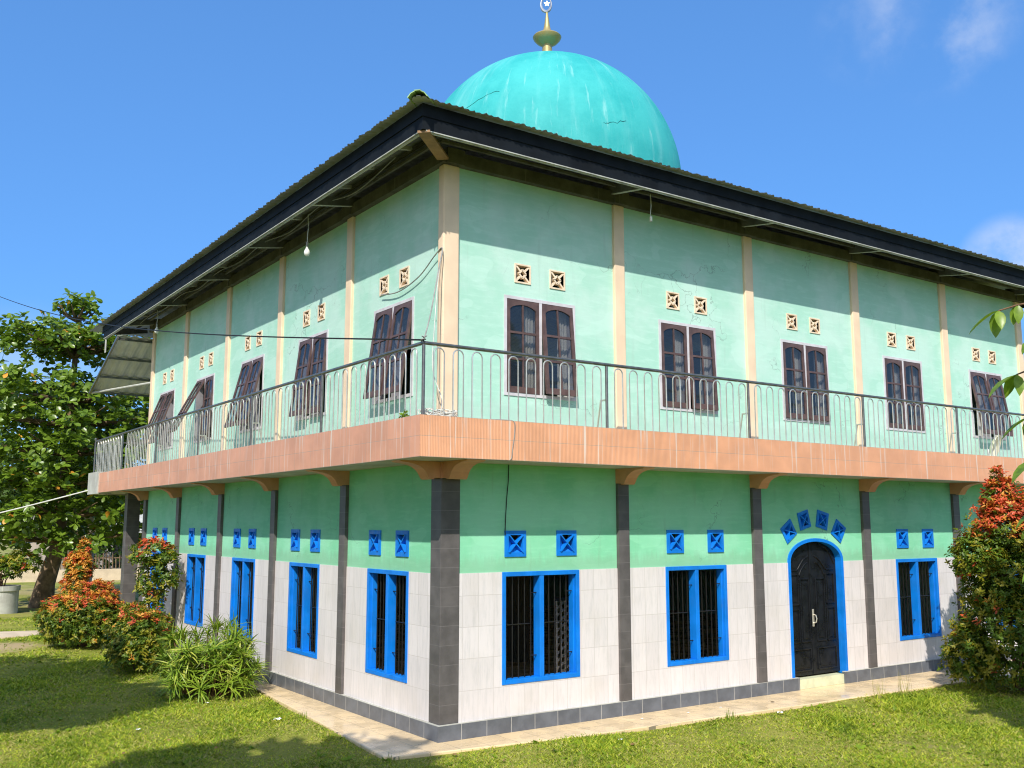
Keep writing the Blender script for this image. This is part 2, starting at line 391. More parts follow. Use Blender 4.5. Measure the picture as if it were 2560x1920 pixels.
# ------------------------------------------------------------------ mesh helpers
class MB:
    def __init__(s): s.v, s.f, s.mi = [], [], []
    def quad(s, *idx, m=0): s.f.append(tuple(idx)); s.mi.append(m)
    def poly(s, pts, m=0):
        k = len(s.v); s.v += [tuple(p) for p in pts]
        s.f.append(tuple(range(k, k + len(pts)))); s.mi.append(m)
    def box(s, a, b, m=0, X=None):
        (x0, y0, z0), (x1, y1, z1) = a, b
        P = [(x0, y0, z0), (x1, y0, z0), (x1, y1, z0), (x0, y1, z0), (x0, y0, z1), (x1, y0, z1), (x1, y1, z1), (x0, y1, z1)]
        if X: P = [X(*p) for p in P]
        k = len(s.v); s.v += P
        for f in ((3, 2, 1, 0), (4, 5, 6, 7), (0, 1, 5, 4), (1, 2, 6, 5), (2, 3, 7, 6), (3, 0, 4, 7)):
            s.quad(*[k + i for i in f], m=m)
    def prism(s, prof, fa, fb, m=0):
        """prof: closed 2-D outline; fa / fb map a 2-D point onto the two end caps"""
        k = len(s.v); n = len(prof)
        s.v += [tuple(fa(*p)) for p in prof] + [tuple(fb(*p)) for p in prof]
        for i in range(n):
            j = (i + 1) % n
            s.quad(k + i, k + j, k + n + j, k + n + i, m=m)
        tris = tessellate_polygon([[Vector((p[0], p[1], 0)) for p in prof]])
        for t in tris:
            s.quad(*[k + i for i in t], m=m); s.quad(*[k + n + i for i in reversed(t)], m=m)
    def bar(s, a, b, w, h, m=0, up=(0, 0, 1)):
        a, b = Vector(a), Vector(b); d = (b - a).normalized(); u = Vector(up)
        sd = d.cross(u)
        if sd.length < 1e-4: sd = d.cross(Vector((1, 0, 0)))
        sd.normalize(); u = sd.cross(d).normalized()
        k = len(s.v)
        for p in (a, b):
            for i, j in ((-1, -1), (1, -1), (1, 1), (-1, 1)):
                s.v.append(tuple(p + sd * (i * w / 2) + u * (j * h / 2)))
        for f in ((0, 1, 2, 3), (7, 6, 5, 4), (0, 4, 5, 1), (1, 5, 6, 2), (2, 6, 7, 3), (3, 7, 4, 0)):
            s.quad(*[k + i for i in f], m=m)
    def tube(s, pts, r, n=8, m=0, cap=True):
        pts = [Vector(p) for p in pts]; N = len(pts)
        rs = r if isinstance(r, (list, tuple)) else [r] * N
        k = len(s.v); ref = None
        for i, p in enumerate(pts):
            d = (pts[min(i + 1, N - 1)] - pts[max(i - 1, 0)]).normalized()
            if ref is None:
                ref = d.orthogonal().normalized()
            ref = (ref - d * ref.dot(d))
            ref = ref.normalized() if ref.length > 1e-5 else d.orthogonal().normalized()
            bi = d.cross(ref)
            for j in range(n):
                a = 2 * math.pi * j / n
                s.v.append(tuple(p + (ref * math.cos(a) + bi * math.sin(a)) * rs[i]))
        for i in range(N - 1):
            for j in range(n):
                j2 = (j + 1) % n
                s.quad(k + i * n + j, k + i * n + j2, k + (i + 1) * n + j2, k + (i + 1) * n + j, m=m)
        if cap:
            s.f.append(tuple(k + j for j in reversed(range(n)))); s.mi.append(m)
            s.f.append(tuple(k + (N - 1) * n + j for j in range(n))); s.mi.append(m)
    def lathe(s, prof, c=(0, 0, 0), n=32, m=0):
        k = len(s.v); N = len(prof)
        for r, z in prof:
            for j in range(n):
                a = 2 * math.pi * j / n
                s.v.append((c[0] + r * math.cos(a), c[1] + r * math.sin(a), c[2] + z))
        for i in range(N - 1):
            for j in range(n):
                j2 = (j + 1) % n
                s.quad(k + i * n + j, k + i * n + j2, k + (i + 1) * n + j2, k + (i + 1) * n + j, m=m)
    def build(s, name, mats, parent=None, smooth=False, recalc=True, loc=None, sharp=40):
        me = bpy.data.meshes.new(name); me.from_pydata(s.v, [], s.f)
        if not isinstance(mats, (list, tuple)): mats = [mats]
        for m in mats: me.materials.append(m)
        me.polygons.foreach_set('material_index', s.mi)
        if recalc:
            b = bmesh.new(); b.from_mesh(me)
            bmesh.ops.recalc_face_normals(b, faces=b.faces); b.to_mesh(me); b.free()
        if smooth:
            me.polygons.foreach_set('use_smooth', [True] * len(me.polygons))
            me.set_sharp_from_angle(angle=R(sharp))
        me.update()
        return link(name, me, parent, loc)

def link(name, data, parent=None, loc=None, rz=0.0):
    o = bpy.data.objects.new(name, data); COL.objects.link(o)
    if parent is not None: o.parent = parent
    if loc is not None: o.location = loc
    o.rotation_euler[2] = rz
    return o
def tag(o, label=None, cat=None, group=None, kind=None):
    for k, v in (('label', label), ('category', cat), ('group', group), ('kind', kind)):
        if v: o[k] = v
    return o
def empty(name, loc=(0, 0, 0), label=None, cat=None, group=None):
    o = link(name, None, None, loc); o.empty_display_size = 0.2
    return tag(o, label, cat, group)
def copy_tree(o, loc=None, rz=None, parent=None, label=None):
    c = o.copy(); COL.objects.link(c)
    c.parent = parent if parent is not None else o.parent
    if loc is not None: c.location = loc
    if rz is not None: c.rotation_euler[2] = rz
    if label: c['label'] = label
    for ch in [x for x in bpy.data.objects if x.parent == o]:
        copy_tree(ch, parent=c)
    return c
def bevel(o, w=0.006, seg=2):
    m = o.modifiers.new('bevel', 'BEVEL'); m.width = w; m.segments = seg; m.limit_method = 'ANGLE'; m.angle_limit = R(40)
    return o

def unit(a): return a / np.maximum(np.linalg.norm(a, axis=-1, keepdims=True), 1e-9)
def leaf_mesh(name, P, D, N, L, Wd, mi, mats, prof, droop=0.15, fold=0.25, parent=None, loc=None, curl=None):
    """many single leaves: base points P, directions D, face normals N, lengths, half widths"""
    n = len(P); D = unit(D); S = unit(np.cross(D, N)); N = unit(np.cross(S, D))
    L = np.broadcast_to(L, (n,))[:, None]; Wd = np.broadcast_to(Wd, (n,))[:, None]
    dr = np.broadcast_to(droop, (n,))[:, None]
    K = len(prof); V = np.empty((n, K, 3, 3))
    for i, (t, w) in enumerate(prof):
        c = P + D * L * t - N * dr * L * t * t
        V[:, i, 0] = c + S * Wd * w + N * Wd * w * fold
        V[:, i, 1] = c
        V[:, i, 2] = c - S * Wd * w + N * Wd * w * fold
    base = (np.arange(n) * K * 3)[:, None, None]
    q = []
    for i in range(K - 1):
        a = i * 3; b = (i + 1) * 3
        q += [[a, a + 1, b + 1, b], [a + 1, a + 2, b + 2, b + 1]]
    F = (base + np.array(q)[None]).reshape(-1, 4)
    return np_mesh(name, V.reshape(-1, 3), F, np.repeat(mi, len(q)), mats, parent, loc)
def np_mesh(name, V, F, mi, mats, parent=None, loc=None, smooth=True):
    me = bpy.data.meshes.new(name); k = F.shape[1]
    me.vertices.add(len(V)); me.vertices.foreach_set('co', V.astype(np.float32).ravel())
    me.loops.add(F.size); me.loops.foreach_set('vertex_index', F.astype(np.int32).ravel())
    me.polygons.add(len(F)); me.polygons.foreach_set('loop_start', np.arange(0, F.size, k, dtype=np.int32))
    for m in mats: me.materials.append(m)
    me.polygons.foreach_set('material_index', np.asarray(mi, np.int32))
    me.polygons.foreach_set('use_smooth', np.full(len(F), smooth))
    me.update(calc_edges=True); me.validate()
    return link(name, me, parent, loc)
def rand_dirs(n):
    v = RNG.normal(size=(n, 3)); return unit(v)

# facade frames: u along the wall, o outward, z up
def FR(u, o, z): return (u, -o, z)
def FL(u, o, z): return (-o, u, z)

# ================================================================== GROUND
TERR = [(-0.95, -0.33), (-0.86, -0.40), (1.6, -0.74), (5.0, -0.90), (9.7, -1.08), (15.6, -1.25), (15.6, 0.3), (0.3, 0.3), (0.3, 17.4),
        (-0.42, 17.4), (-0.42, 5.6), (-0.55, 4.0)]
def gz(x, y):
    return -0.038 + 0.016 * np.sin(x * 0.9 + 1.0) * np.cos(y * 0.7) + 0.012 * np.sin(x * 2.3 + y * 1.9)
def build_lawn():
    xs = np.concatenate([[-400, -200, -100, -60, -40, -25, -16], np.arange(-11, 18.1, 0.35), [24, 32, 45, 70, 120, 220, 400]])
    ys = np.concatenate([[-400, -200, -100, -50, -30, -20], np.arange(-13, 30.1, 0.35), [36, 45, 60, 80, 120, 220, 400]])
    X, Y = np.meshgrid(xs, ys); near = (np.abs(X) < 20) & (Y > -14) & (Y < 31)
    Z = np.where(near, gz(X, Y), -0.055)
    V = np.stack([X, Y, Z], -1).reshape(-1, 3); nx, ny = len(xs), len(ys)
    i = np.arange(ny - 1)[:, None] * nx + np.arange(nx - 1)[None]
    F = np.stack([i, i + 1, i + nx + 1, i + nx], -1).reshape(-1, 4)
    o = np_mesh('lawn', V, F, np.zeros(len(F)), [M['lawn']])
    tag(o, kind='structure', label='green lawn with worn patches around the building')
build_lawn()
mb = MB(); mb.prism(TERR, lambda x, y: (x, y, -0.25), lambda x, y: (x, y, 0.0))
tag(bevel(mb.build('terrace', M['terrace']), 0.012), 'narrow cream tiled walkway around the building foot', kind='structure')
mb = MB()
pth = [(-40, 16.6), (-2.6, 16.1), (-1.2, 16.3), (-0.42, 16.5), (-0.42, 17.3), (-1.4, 17.2), (-2.7, 17.6), (-40, 18.4)]
mb.prism(pth, lambda x, y: (x, y, -0.15), lambda x, y: (x, y, -0.018))
tag(mb.build('path', M['sand_path']), 'pale concrete footpath crossing the lawn', kind='structure')

# ================================================================== BUILDING
XE, YE = 14.72, 14.42          # wall extents
mosque = empty('mosque', (0, 0, 0), 'two storey mint green mosque with turquoise dome and orange balcony band', 'mosque')
def part(name, mbx, mat, **k): return mbx.build(name, mat, k.pop('parent', mosque), **k)

RW = [1.60, 4.59, 7.46, 10.40, 13.30]      # ground bays, right facade (third is the door)
LW = [1.45, 4.38, 7.24, 10.10, 12.97]
RU = [1.60, 4.53, 7.40, 10.31, 13.24]
LU = [1.42, 4.30, 7.17, 10.04, 12.91]
RC = [0.18 + 2.898 * i for i in range(1, 6)]
LC = [0.008 + 2.87 * i for i in range(1, 6)]
LC[4] = 14.27
def rect(u0, u1, z0, z1): return [(u0, z0), (u1, z0), (u1, z1), (u0, z1)]
DC, DH, DS, DA = 7.46, 0.73, 2.07, 2.47    # door centre, half width, spring, apex
def door_curve(h, rise, z0, n=20):
    pts = []
    for i in range(n + 1):
        a = math.pi * i / n
        pts.append((DC + h * math.cos(a), z0 + rise * math.sin(a) ** 0.92))
    return pts
DV = [[(6.58, 2.63), (6.83, 2.80), (6.99, 2.55), (6.74, 2.38)], [(7.02, 2.89), (7.29, 2.96), (7.37, 2.67), (7.09, 2.60)],
      [(7.56, 2.96), (7.86, 2.89), (7.79, 2.60), (7.50, 2.67)], [(8.07, 2.80), (8.32, 2.64), (8.15, 2.38), (7.90, 2.55)]]
def inset(q, k):
    c = (sum(p[0] for p in q) / 4, sum(p[1] for p in q) / 4)
    return [(c[0] + (p[0] - c[0]) * k, c[1] + (p[1] - c[1]) * k) for p in q]

def wall(name, F, u0, u1, z0, z1, holes, mat, th=0.15, off=0.0):
    m = MB(); loops = [rect(u0, u1, z0, z1)] + holes
    tris = tessellate_polygon([[Vector((p[0], p[1], 0)) for p in l] for l in loops])
    flat = [p for l in loops for p in l]
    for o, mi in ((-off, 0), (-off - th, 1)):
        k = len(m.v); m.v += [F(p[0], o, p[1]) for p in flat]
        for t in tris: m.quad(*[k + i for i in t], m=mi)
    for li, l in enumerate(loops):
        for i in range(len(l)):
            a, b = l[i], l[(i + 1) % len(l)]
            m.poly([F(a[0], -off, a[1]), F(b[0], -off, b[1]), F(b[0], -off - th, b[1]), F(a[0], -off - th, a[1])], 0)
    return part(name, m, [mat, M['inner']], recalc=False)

VH = 0.150   # half of the blue vent opening
def vents_of(c, d): return [rect(c + s * d - VH, c + s * d + VH, 2.295, 2.595) for s in (-1, 1)]
holesR = []
for i, c in enumerate(RW):
    if i == 2: continue
    holesR += [rect(c - 0.645, c + 0.645, 0.62, 2.055)] + vents_of(c, 0.44 if i < 2 else 0.41)
dc = [(DC - DH + 0.02, 0.14), (DC + DH - 0.02, 0.14)] + door_curve(DH - 0.02, DA - DS - 0.02, DS)
holesR.append(dc)
holesR += [inset(q, 0.8) for q in DV]
wall('ground_wall', FR, 0, XE, 0.0, 3.515, holesR, M['lower_green'])
holesL = []
for c in LW:
    holesL += [rect(c - 0.60, c + 0.60, 0.62, 2.045)] + vents_of(c, 0.41)
wall('ground_wall', FL, 0.15, YE, 0.0, 3.515, holesL, M['lower_green'])
UZ0, UZ1 = 4.47, 5.885
def up_holes(cs, hw, d):
    h = []
    for c in cs:
        h.append(rect(c - hw + 0.01, c + hw - 0.01, UZ0 + 0.01, UZ1 - 0.01))
        h += [rect(c + s * d - 0.118, c + s * d + 0.118, 6.105, 6.345) for s in (-1, 1)]
    return h
wall('upper_wall', FR, 0, XE, 3.98, 7.60, up_holes(RU, 0.63, 0.31), M['upper_green'])
wall('upper_wall', FL, 0.15, YE, 3.98, 7.60, up_holes(LU, 0.61, 0.31), M['upper_green'])
m = MB()   # rear and far side walls
m.box((XE - 0.15, 0.15, 0), (XE, YE, 3.515)); m.box((0.15, YE - 0.15, 0), (XE - 0.15, YE, 3.515))
m.box((XE - 0.15, 0.15, 3.98), (XE, YE, 7.6)); m.box((0.15, YE - 0.15, 3.98), (XE - 0.15, YE, 7.6))
part('rear_wall', m, M['upper_green'])
m = MB(); m.box((0.15, 0.15, 0.0), (XE - 0.15, YE - 0.15, 0.16)); part('indoor_floor', m, M['terrace'])
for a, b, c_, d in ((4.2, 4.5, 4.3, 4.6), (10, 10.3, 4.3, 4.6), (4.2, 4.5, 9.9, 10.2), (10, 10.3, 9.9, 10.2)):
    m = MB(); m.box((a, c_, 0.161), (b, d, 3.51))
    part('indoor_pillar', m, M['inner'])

# --- grey wall tile up to the sill band
def cladding(F, bays, t=0.012):
    for b0, b1, w0, w1, sill, top in bays:
        m = MB()
        m.box((b0, 0.0005, 0.19), (w0, t, 2.07), X=F)
        if sill < 0.2: part('wall_tiling', m, M['wall_tile']); m = MB()
        m.box((w1, 0.0005, 0.19), (b1, t, 2.07), X=F)
        if sill > 0.2: m.box((w0, 0.0005, 0.19), (w1, t, sill), X=F)
        part('wall_tiling', m, M['wall_tile'])
edgesR = [0.0] + RC[:4] + [XE]; bays = []
for i, c in enumerate(RW):
    hw = DH if i == 2 else 0.66
    bays.append((edgesR[i], edgesR[i + 1], c - hw, c + hw, 0.19 if i == 2 else 0.605, 2.07))
cladding(FR, bays)
edgesL = [-0.0] + LC[:4] + [YE]
cladding(FL, [(edgesL[i], edgesL[i + 1], c - 0.615, c + 0.615, 0.605, 2.07) for i, c in enumerate(LW)])
# --- baseboard
BO = 0.06
for q0, q1, lo, hi, last in (((-BO, -BO), (6.86, 0.0), 0.001, 0.192, 0), ((8.05, -BO), (XE, 0.0), 0.001, 0.192, 0), ((-BO, 0.0005), (0.0, YE), 0.001, 0.192, 1)):
    m = MB(); m.box((*q0, lo), (*q1, hi)); m.box((q0[0] + (0.002 if last or q0[0] < 0 else 0), q0[1] + 0.002, hi + 0.0005), (q1[0], q1[1], 0.2), m=1)
    part('baseboard', m, [M['base_tile'], M['pale_concrete']])

# --- ground floor columns
def gcol(F, u, o, w=0.205, z0=0.201):
    mm = MB(); mm.box((u - w / 2, -0.02, z0), (u + w / 2, o, 3.30), X=F)
    return part('ground_column', mm, M['column_tile'])
for u in RC: gcol(FR, u, 0.056)
for u in LC: gcol(FL, u, 0.056)
m = MB(); m.box((-0.022, -0.022, 0.201), (0.265, 0.243, 3.30)); bevel(part('ground_column', m, M['column_tile']), 0.006)
m = MB(); m.box((-0.04, 16.0, -0.1), (0.28, 16.3, 3.512)); part('ground_column', m, M['column_tile'])
m = MB(); m.box((4.0, 16.0, -0.1), (4.3, 16.3, 3.512)); part('ground_column', m, M['column_tile'])

# --- curved brackets under the balcony
BP = [(0.0, 3.302), (0.115, 3.302), (0.125, 3.285), (0.175, 3.285), (0.195, 3.30), (0.215, 3.335), (0.24, 3.375), (0.28, 3.415), (0.34, 3.45),
      (0.42, 3.475), (0.52, 3.49), (0.60, 3.496), (0.635, 3.5145), (0.0, 3.5145)]
def bracket(F, u, w, o0=0.0):
    mm = MB(); mm.prism(BP, lambda o, z: F(u - w / 2, o + o0, z), lambda o, z: F(u + w / 2, o + o0, z))
    return part('bracket', mm, M['bracket_paint'])
for u in RC: bracket(FR, u, 0.21)
for u in LC: bracket(FL, u, 0.21)
bracket(FR, 0.128, 0.275); bracket(FL, 0.115, 0.235, 0.0)
m = MB(); m.box((-0.028, -0.028, 3.302), (0.262, 0.24, 3.5145)); part('bracket', m, M['bracket_paint'])

# --- balcony
m = MB(); m.box((-0.762, -0.762, 3.516), (15.46, 17.18, 3.985)); part('balcony_slab', m, M['pale_concrete'])
m = MB(); m.box((-0.776, -0.776, 3.512), (15.475, -0.7625, 4.02)); m.box((-0.7615, -0.7622, 3.986), (15.475, -0.66, 4.02))
part('balcony_fascia', m, M['fascia_ribbed'])
m = MB(); m.box((-0.776, -0.762, 3.512), (-0.7625, 16.05, 4.02)); m.box((-0.7625, -0.659, 3.986), (-0.66, 16.05, 4.02))
part('balcony_fascia', m, M['fascia_flat'])
m = MB(); m.box((-0.80, 16.052, 3.49), (-0.45, 17.22, 4.06)); m.box((-0.45, 17.0, 3.49), (15.4, 17.22, 4.06))
part('concrete_edge', m, M['pale_concrete'])

# --- upper columns
def ucol(F, u, w=0.205, o=0.05):
    mm = MB(); mm.box((u - w / 2, -0.02, 3.985), (u + w / 2, o, 7.565), X=F)
    bevel(part('upper_column', mm, M['peach_paint']), 0.012)
for u in RC: ucol(FR, u)
for u in LC: ucol(FL, u)
m = MB(); m.box((-0.05, -0.05, 3.985), (0.205, 0.10, 7.565)); bevel(part('upper_column', m, M['peach_paint']), 0.02)
# --- ring beam
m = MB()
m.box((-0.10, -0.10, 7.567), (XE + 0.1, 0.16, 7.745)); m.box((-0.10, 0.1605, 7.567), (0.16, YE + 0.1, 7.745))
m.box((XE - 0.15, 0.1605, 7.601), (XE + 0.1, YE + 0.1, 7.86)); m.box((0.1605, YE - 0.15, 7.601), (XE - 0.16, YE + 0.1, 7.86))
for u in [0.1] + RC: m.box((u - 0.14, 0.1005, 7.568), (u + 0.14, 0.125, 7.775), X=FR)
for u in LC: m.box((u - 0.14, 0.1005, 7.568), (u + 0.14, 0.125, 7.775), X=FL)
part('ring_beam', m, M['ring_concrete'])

# ------------------------------------------------------------ ground windows
def ground_window(F, c, hw):
    z0, z1 = 0.602, 2.069; m = MB(); fw = 0.06
    fr, bk = 0.022, -0.13
    m.box((c - hw, bk, z0), (c - hw + fw, fr, z1), X=F); m.box((c + hw - fw, bk, z0), (c + hw, fr, z1), X=F)
    m.box((c - hw + fw, bk, z1 - fw), (c + hw - fw, fr, z1), X=F); m.box((c - hw + fw, bk, z0), (c + hw - fw, fr, z0 + fw), X=F)
    m.box((c - 0.037, bk, z0 + fw), (c + 0.037, fr - 0.004, z1 - fw), X=F)
    # inner rebate of each jamb
    for s in (-1, 1):
        u = c + s * (hw - fw); m.box((min(u, u - s * 0.02), bk, z0 + fw), (max(u, u - s * 0.02), -0.03, z1 - fw), X=F)
    w = part('window', m, M['blue_paint']); bevel(w, 0.005)
    for s in (-1, 1):
        g = MB(); a = c + (0.037 if s > 0 else -hw + fw + 0.02); b = c + (hw - fw - 0.02 if s > 0 else -0.037)
        n = 5; st = (b - a) / (n + 0.35); us = [a + st * (i + 0.45) for i in range(n)]
        for u in us: g.tube([F(u, -0.075, z0 + fw), F(u, -0.075, z1 - fw)], 0.0095, 6)
        zm = z0 + (z1 - z0) * 0.52
        g.tube([F(us[0], -0.065, zm), F(us[-1], -0.065, zm)], 0.008, 6)
        for t in (0.23, 0.80):
            zz = z0 + (z1 - z0) * t
            g.tube([F(us[-1], -0.065, zz), F(b, -0.065, zz)], 0.008, 6); g.tube([F(a, -0.065, zz), F(us[0], -0.065, zz)], 0.008, 6)
        g.build('grille', M['bar_iron'], w)
    return w
for i, c in enumerate(RW):
    if i != 2: ground_window(FR, c, 0.66)
for c in LW: ground_window(FL, c, 0.615)
# something white and carved stands inside the first window
scr = empty('carved_screen', (3.18, 1.5, 0.16), 'white carved lattice screen standing indoors behind the first barred window', 'screen')
m = MB()
for i in range(5): m.box((-0.17 + 0.085 * i - 0.006, -0.015, 0.1), (-0.17 + 0.085 * i + 0.006, 0.015, 1.35))
for k in range(22):
    z = 0.12 + k * 0.058
    for i in range(4):
        u = -0.17 + 0.085 * i
        m.bar((u, 0, z), (u + 0.085, 0, z + 0.05 * (1 if (i + k) % 2 else -1) + 0.02), 0.016, 0.016)
m.build('lattice', M['curtain'], scr)
m = MB(); m.box((-0.22, -0.05, 0.0), (0.22, 0.05, 0.1)); m.build('stand', M['bar_iron'], scr)
m = MB(); m.box((-0.2, -0.03, 1.351), (0.2, 0.03, 1.40)); m.build('top_rail', M['bar_iron'], scr)

# ------------------------------------------------------------ vents
def blue_vent(F, q):
    """q: outer quadrilateral, 4 (u, z) corners"""
    m = MB(); i1 = inset(q, 0.66)
    for k in range(4):
        a, b, c_, d = q[k], q[(k + 1) % 4], i1[(k + 1) % 4], i1[k]
        m.prism([a, b, c_, d], lambda u, z: F(u, -0.06, z), lambda u, z: F(u, 0.018, z))
    cx = (sum(p[0] for p in q) / 4, sum(p[1] for p in q) / 4)
    for k in range(4):
        p = i1[k]
        m.bar(F(p[0], 0.0, p[1]), F(cx[0], -0.004, cx[1]), 0.016, 0.075, up=F(0, 1, 0))
    # sloping louvre in the lower and the left triangle
    for k in (0, 3):
        a, b = i1[k], i1[(k + 1) % 4]
        m.poly([F(a[0], -0.005, a[1]), F(b[0], -0.005, b[1]), F(cx[0], -0.075, cx[1])])
    return part('vent', m, M['blue_paint'], recalc=False)
for i, c in enumerate(RW):
    if i == 2: continue
    for s in (-1, 1):
        u = c + s * (0.44 if i < 2 else 0.41); blue_vent(FR, rect(u - 0.175, u + 0.175, 2.27, 2.62))
for c in LW:
    for s in (-1, 1):
        u = c + s * 0.41; blue_vent(FL, rect(u - 0.18, u + 0.18, 2.265, 2.62))
for q in DV: blue_vent(FR, q)
def cream_vent(F, u, z=6.225):
    m = MB(); h = 0.14; t = 0.022; o = 0.014; b = -0.10
    m.box((u - h, b, z - h), (u - h + t, o, z + h), X=F); m.box((u + h - t, b, z - h), (u + h, o, z + h), X=F)
    m.box((u - h + t, b, z - h), (u + h - t, o, z - h + t), X=F); m.box((u - h + t, b, z + h - t), (u + h - t, o, z + h), X=F)
    i = h - t
    for sx, sz in ((-1, -1), (1, -1), (1, 1), (-1, 1)):
        m.bar(F(u + sx * i, -0.02, z + sz * i), F(u + sx * 0.03, -0.02, z + sz * 0.03), 0.026, 0.05, up=F(0, 1, 0))
    d = 0.062
    dm = [(d, 0), (0, d), (-d, 0), (0, -d)]
    for k in range(4):
        a, c_ = dm[k], dm[(k + 1) % 4]
        m.bar(F(u + a[0], -0.018, z + a[1]), F(u + c_[0], -0.018, z + c_[1]), 0.024, 0.054, up=F(0, 1, 0))
    return part('breeze_block', m, M['cream_paint'])
for c in RU:
    for s in (-1, 1): cream_vent(FR, c + s * 0.31)
for c in LU:
    for s in (-1, 1): cream_vent(FL, c + s * 0.31)

# ------------------------------------------------------------ upper casement windows
def sash_meshes(w, h):
    """hangs from its top edge: z from 0 down to -h, face at y = 0"""
    m = MB(); t = 0.034; st = 0.054; a0, a1 = -w / 2, w / 2
    m.box((a0, -t, -h), (a0 + st, 0, 0)); m.box((a1 - st, -t, -h), (a1, 0, 0))
    m.box((a0 + st, -t, -h), (a1 - st, 0, -h + 0.085))
    top = [(a0 + st, 0.0), (a0 + st, -0.135)]
    n = 14
    for i in range(n + 1):
        u = a0 + st + (w - 2 * st) * i / n
        top.append((u, -0.135 + 0.07 * math.sin(math.pi * i / n) ** 0.7))
    top += [(a1 - st, 0.0)]
    m.prism(top, lambda u, z: (u, -t, z), lambda u, z: (u, 0, z))
    m.box((-0.013, -t + 0.004, -h + 0.085), (0.013, -0.004, -0.066))
    z1 = -0.065 - (h - 0.15) * 0.345; z2 = -0.065 - (h - 0.15) * 0.665
    for z in (z1, z2):
        m.box((a0 + st, -t + 0.002, z - 0.016), (-0.013, -0.003, z + 0.016)); m.box((0.013, -t + 0.002, z - 0.016), (a1 - st, -0.003, z + 0.016))
    g = MB(); g.box((a0 + st - 0.004, -0.020, -h + 0.08), (a1 - st + 0.004, -0.016, -0.06))
    return m, g
def upper_window(F, c, hw, angles, rz):
    z0, z1 = UZ0, UZ1; m = MB(); bw = 0.045; fr = 0.014; bk = -0.135
    m.box((c - hw, bk, z0), (c - hw + bw, fr, z1), X=F); m.box((c + hw - bw, bk, z0), (c + hw, fr, z1), X=F)
    m.box((c - hw + bw, bk, z1 - bw), (c + hw - bw, fr, z1), X=F); m.box((c - hw + bw, bk, z0), (c + hw - bw, fr, z0 + bw), X=F)
    m.box((c - 0.024, bk, z0 + bw), (c + 0.024, fr - 0.002, z1 - bw), X=F)
    w = part('upper_window', m, M['lilac_paint'])
    sw = hw - bw - 0.024 - 0.006; sh = z1 - z0 - 2 * bw - 0.004
    for s, a in zip((-1, 1), angles):
        sm, gm = sash_meshes(sw, sh)
        u = c + s * (0.024 + (hw - bw - 0.024) / 2)
        # on the left facade local x runs the other way along the wall
        p = F(u, -0.024, z1 - bw - 0.002) if F is FR else F(c - s * (0.024 + (hw - bw - 0.024) / 2), -0.024, z1 - bw - 0.002)
        so = sm.build('sash', M['brown_paint'], w); go = gm.build('pane', M['glass'], w)
        for x in (so, go):
            x.location = p; x.rotation_euler = (-R(a), 0, rz)
        bevel(so, 0.004)
        k = MB(); lo = c + s * (0.024 + (hw - bw - 0.024) / 2)
        e0, e1 = (lo + sw / 2 - 0.19, lo + sw / 2 - 0.01) if F is FR else (lo - sw / 2 + 0.01, lo - sw / 2 + 0.19)
        for i in range(13):
            u = e0 + (e1 - e0) * i / 12; o = -0.115 + 0.012 * math.sin(i * 1.9)
            k.v += [F(u, o, z0 + bw + 0.01), F(u, o, z1 - bw - 0.03)]
        for i in range(12): k.quad(2 * i, 2 * i + 1, 2 * i + 3, 2 * i + 2)
        k.build('curtain', M['white_plastic'], w, recalc=False).modifiers.new('thickness', 'SOLIDIFY').thickness = 0.002
RA = [(0.5, 5.0), (0.8, 3.0), (1.5, 2.0), (0.5, 0.8), (10.0, 9.0)]
LA = [(8.0, 8.0), (7.0, 4.5), (14.0, 13.0), (27.0, 4.0), (20.0, 18.0)]
for c, a in zip(RU, RA): upper_window(FR, c, 0.63, a, 0.0)
for c, a in zip(LU, LA): upper_window(FL, c, 0.61, a, -math.pi / 2)

# ------------------------------------------------------------ door
m = MB(); fo, bk = 0.024, -0.15
out = [(DC - DH, 0.16)] + [(DC - DH, 0.16 + (DS - 0.16) * t) for t in (0.5,)] + list(reversed(door_curve(DH, DA - DS, DS))) + [(DC + DH, 0.16)]
inn = [(DC - DH + 0.06, 0.16)] + [(DC - DH + 0.06, 0.16 + (DS - 0.16) * t) for t in (0.5,)] + list(reversed(door_curve(DH - 0.06, DA - DS - 0.055, DS))) + [(DC + DH - 0.06, 0.16)]
for i in range(len(out) - 1):
    m.prism([out[i], out[i + 1], inn[i + 1], inn[i]], lambda u, z: FR(u, bk, z), lambda u, z: FR(u, fo, z))
door = part('door', m, M['blue_paint'])
def arch_h(u):   # height of the inner arch above u
    x = min(0.999, abs(u - DC) / (DH - 0.06)); a = math.acos(x)
    return DS + (DA - DS - 0.055) * math.sin(a) ** 0.92
